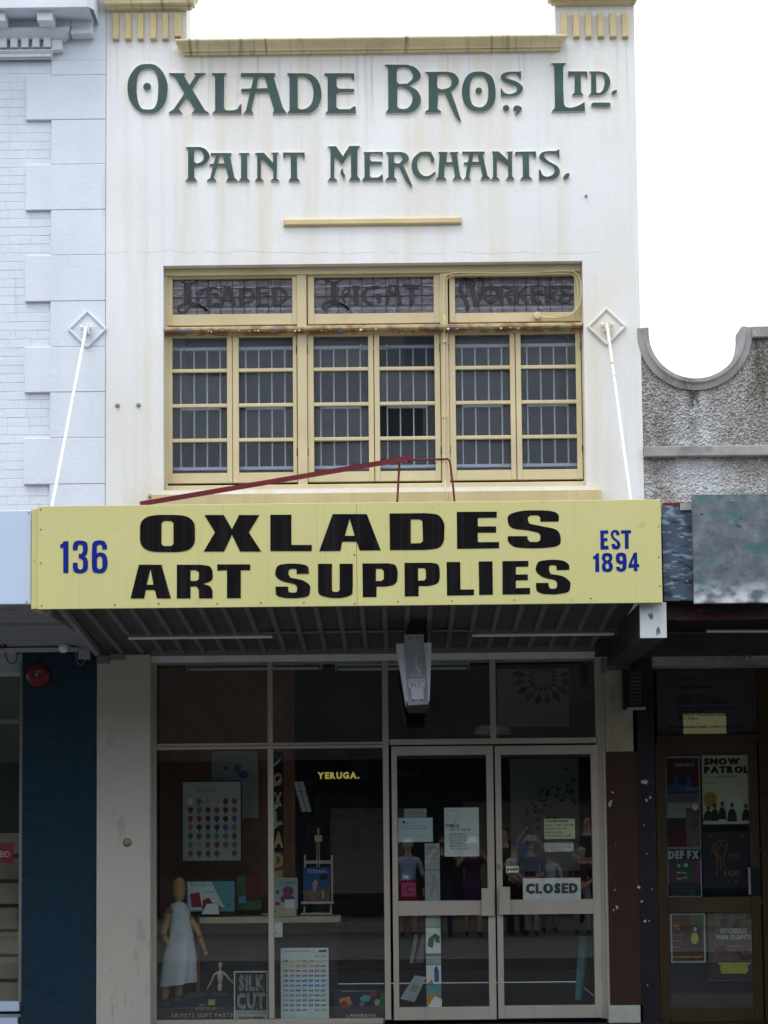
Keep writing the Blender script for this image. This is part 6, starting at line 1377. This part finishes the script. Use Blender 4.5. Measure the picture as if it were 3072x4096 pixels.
    cols={'top':'cloth_'+top,'legs':'cloth_'+legs,'skin':'skin_tone','shoe':'cloth_black'}; order=['top','legs','skin','shoe']
    bm_.materials.clear()
    for k in order: bm_.materials.append(M[cols[k]])
    segs=[(Vector(J[a])*s,Vector(J[b])*s,order.index(seg[(a,b)])) for a,b in Ed]
    for p in bm_.polygons:
        c=p.center; best=9;mi=0
        for a,b,m_ in segs:
            ab=b-a; t=max(0,min(1,(c-a).dot(ab)/max(ab.length_squared,1e-9))); dd=(c-(a+ab*t)).length
            if dd<best: best=dd;mi=m_
        p.material_index=mi; p.use_smooth=True
    root=bpy.data.objects.new('person',None); setup(root,(x,y,z0),None,label,'person','people watching from across the street')
    b=bpy.data.objects.new('body',bm_); C.objects.link(b); b.parent=root
    def child(nm,mb,m_):
        me2=bpy.data.meshes.new(nm); me2.from_pydata([tuple(Vector(v)*s) for v in mb.V],[],mb.F); me2.materials.append(M[m_])
        for p in me2.polygons: p.use_smooth=True
        q=bpy.data.objects.new(nm,me2); C.objects.link(q); q.parent=root
    hm=MB().lathe([(.082,-.02),(.092,.03),(.085,.07),(.055,.10),(.01,.112)],(0,-.012,1.655),'z',16)
    if hair: child('hair',hm,'cloth_'+hair)
    for sx in (-.028,.028): child('eye',MB().lathe([(.004,0),(.010,.004),(.010,.012),(.004,.016)],(sx,.093,1.665),'z',8),'print_black')
    child('nose',MB().add([(0,.128,1.625),(-.013,.10,1.618),(.013,.10,1.618),(0,.10,1.67)],[(0,2,1),(0,1,3),(0,3,2)]),'skin_tone')
    child('mouth',MB().box(-.02,.02,.098,.104,1.588,1.594),'print_dark_red')
    for sx in (-.078,.078): child('ear',MB().lathe([(.006,-.03),(.014,-.01),(.014,.015),(.006,.03)],(sx,.005,1.65),'z',8),'skin_tone')
    if hat: child('hat',MB().lathe([(.175,.0),(.18,.008),(.10,.02),(.098,.09),(.08,.11),(.02,.115)],(0,0,1.70),'z',20),'cloth_'+hat)
    if legstyle=='skirt': child('skirt',MB().lathe([(.20,-.42),(.17,-.2),(.15,0),(.14,.08)],(0,0,.95),'z',18),'cloth_'+legs)
    if arms in('up','camera'):
        wz=(J['lwr'][2]); child('camera_held',MB().box(-.06,.06,J['lwr'][1]+.07,J['lwr'][1]+.11,wz+.02,wz+.10,.008),'print_black')
    if bag: child('bag',MB().box(.18,.32,-.06,.10,.80,1.10,.02),'cloth_'+bag)
    root.rotation_euler=(0,0,turn)
    return root
def mx_(sx,Yd):      # world x whose mirror image in the glass stands at photograph column sx
    return W(sx,3400,-Yd)[0]
PP=[('person in pale blue shirt and red skirt with a dark bag across the street',1632,-16.5,0,1.62,0,'shirt','red','white',None,'down','black','skirt'),
('person in dark trousers and white sneakers holding a camera up to the face',1775,-16.6,0,1.66,.1,'black','navy','brown',None,'up',None,'trousers'),
('person in long purple dress and white hat raising both hands',1890,-16.5,0,1.6,-.1,'purple','purple','white','white','up',None,'skirt'),
('person in dark green top with arms crossed, mirrored beside the door stile',2018,-17.4,.0,1.80,.1,'green','black','brown',None,'crossed',None,'trousers'),
('person in white blouse and black trousers seen side on',2058,-16.7,0,1.58,-.9,'white','black','black',None,'clasp',None,'trousers'),
('person in blue top and sunglasses with hands up behind the others',2110,-17.9,.16,1.70,0,'blue','denim','black',None,'up',None,'trousers'),
('person in grey trilby and white shirt with navy jacket and beige trousers',2125,-16.6,0,1.62,.3,'navy','beige','grey','grey','clasp',None,'trousers'),
('short bald person in white shirt standing at the back of the group',2195,-18.0,.0,1.45,0,'white','grey',None,None,'down',None,'trousers'),
('tallest person, in black patterned top with hands clasped in front',2352,-17.2,.16,1.84,.1,'print','black','brown',None,'clasp',None,'trousers'),
('person with grey hair in brown clothes, low in front of the tall one',2328,-16.9,0,1.46,0,'brown','grey','grey',None,'clasp',None,'trousers')]
for lab,sx,Y_,zz,h,turn,top,legs,hair,hat,arms,bag,ls in PP:
    person(lab,mx_(sx,Y_),Y_,GZ+.0+zz,h,turn,top,legs,hair,hat,arms,bag,ls)
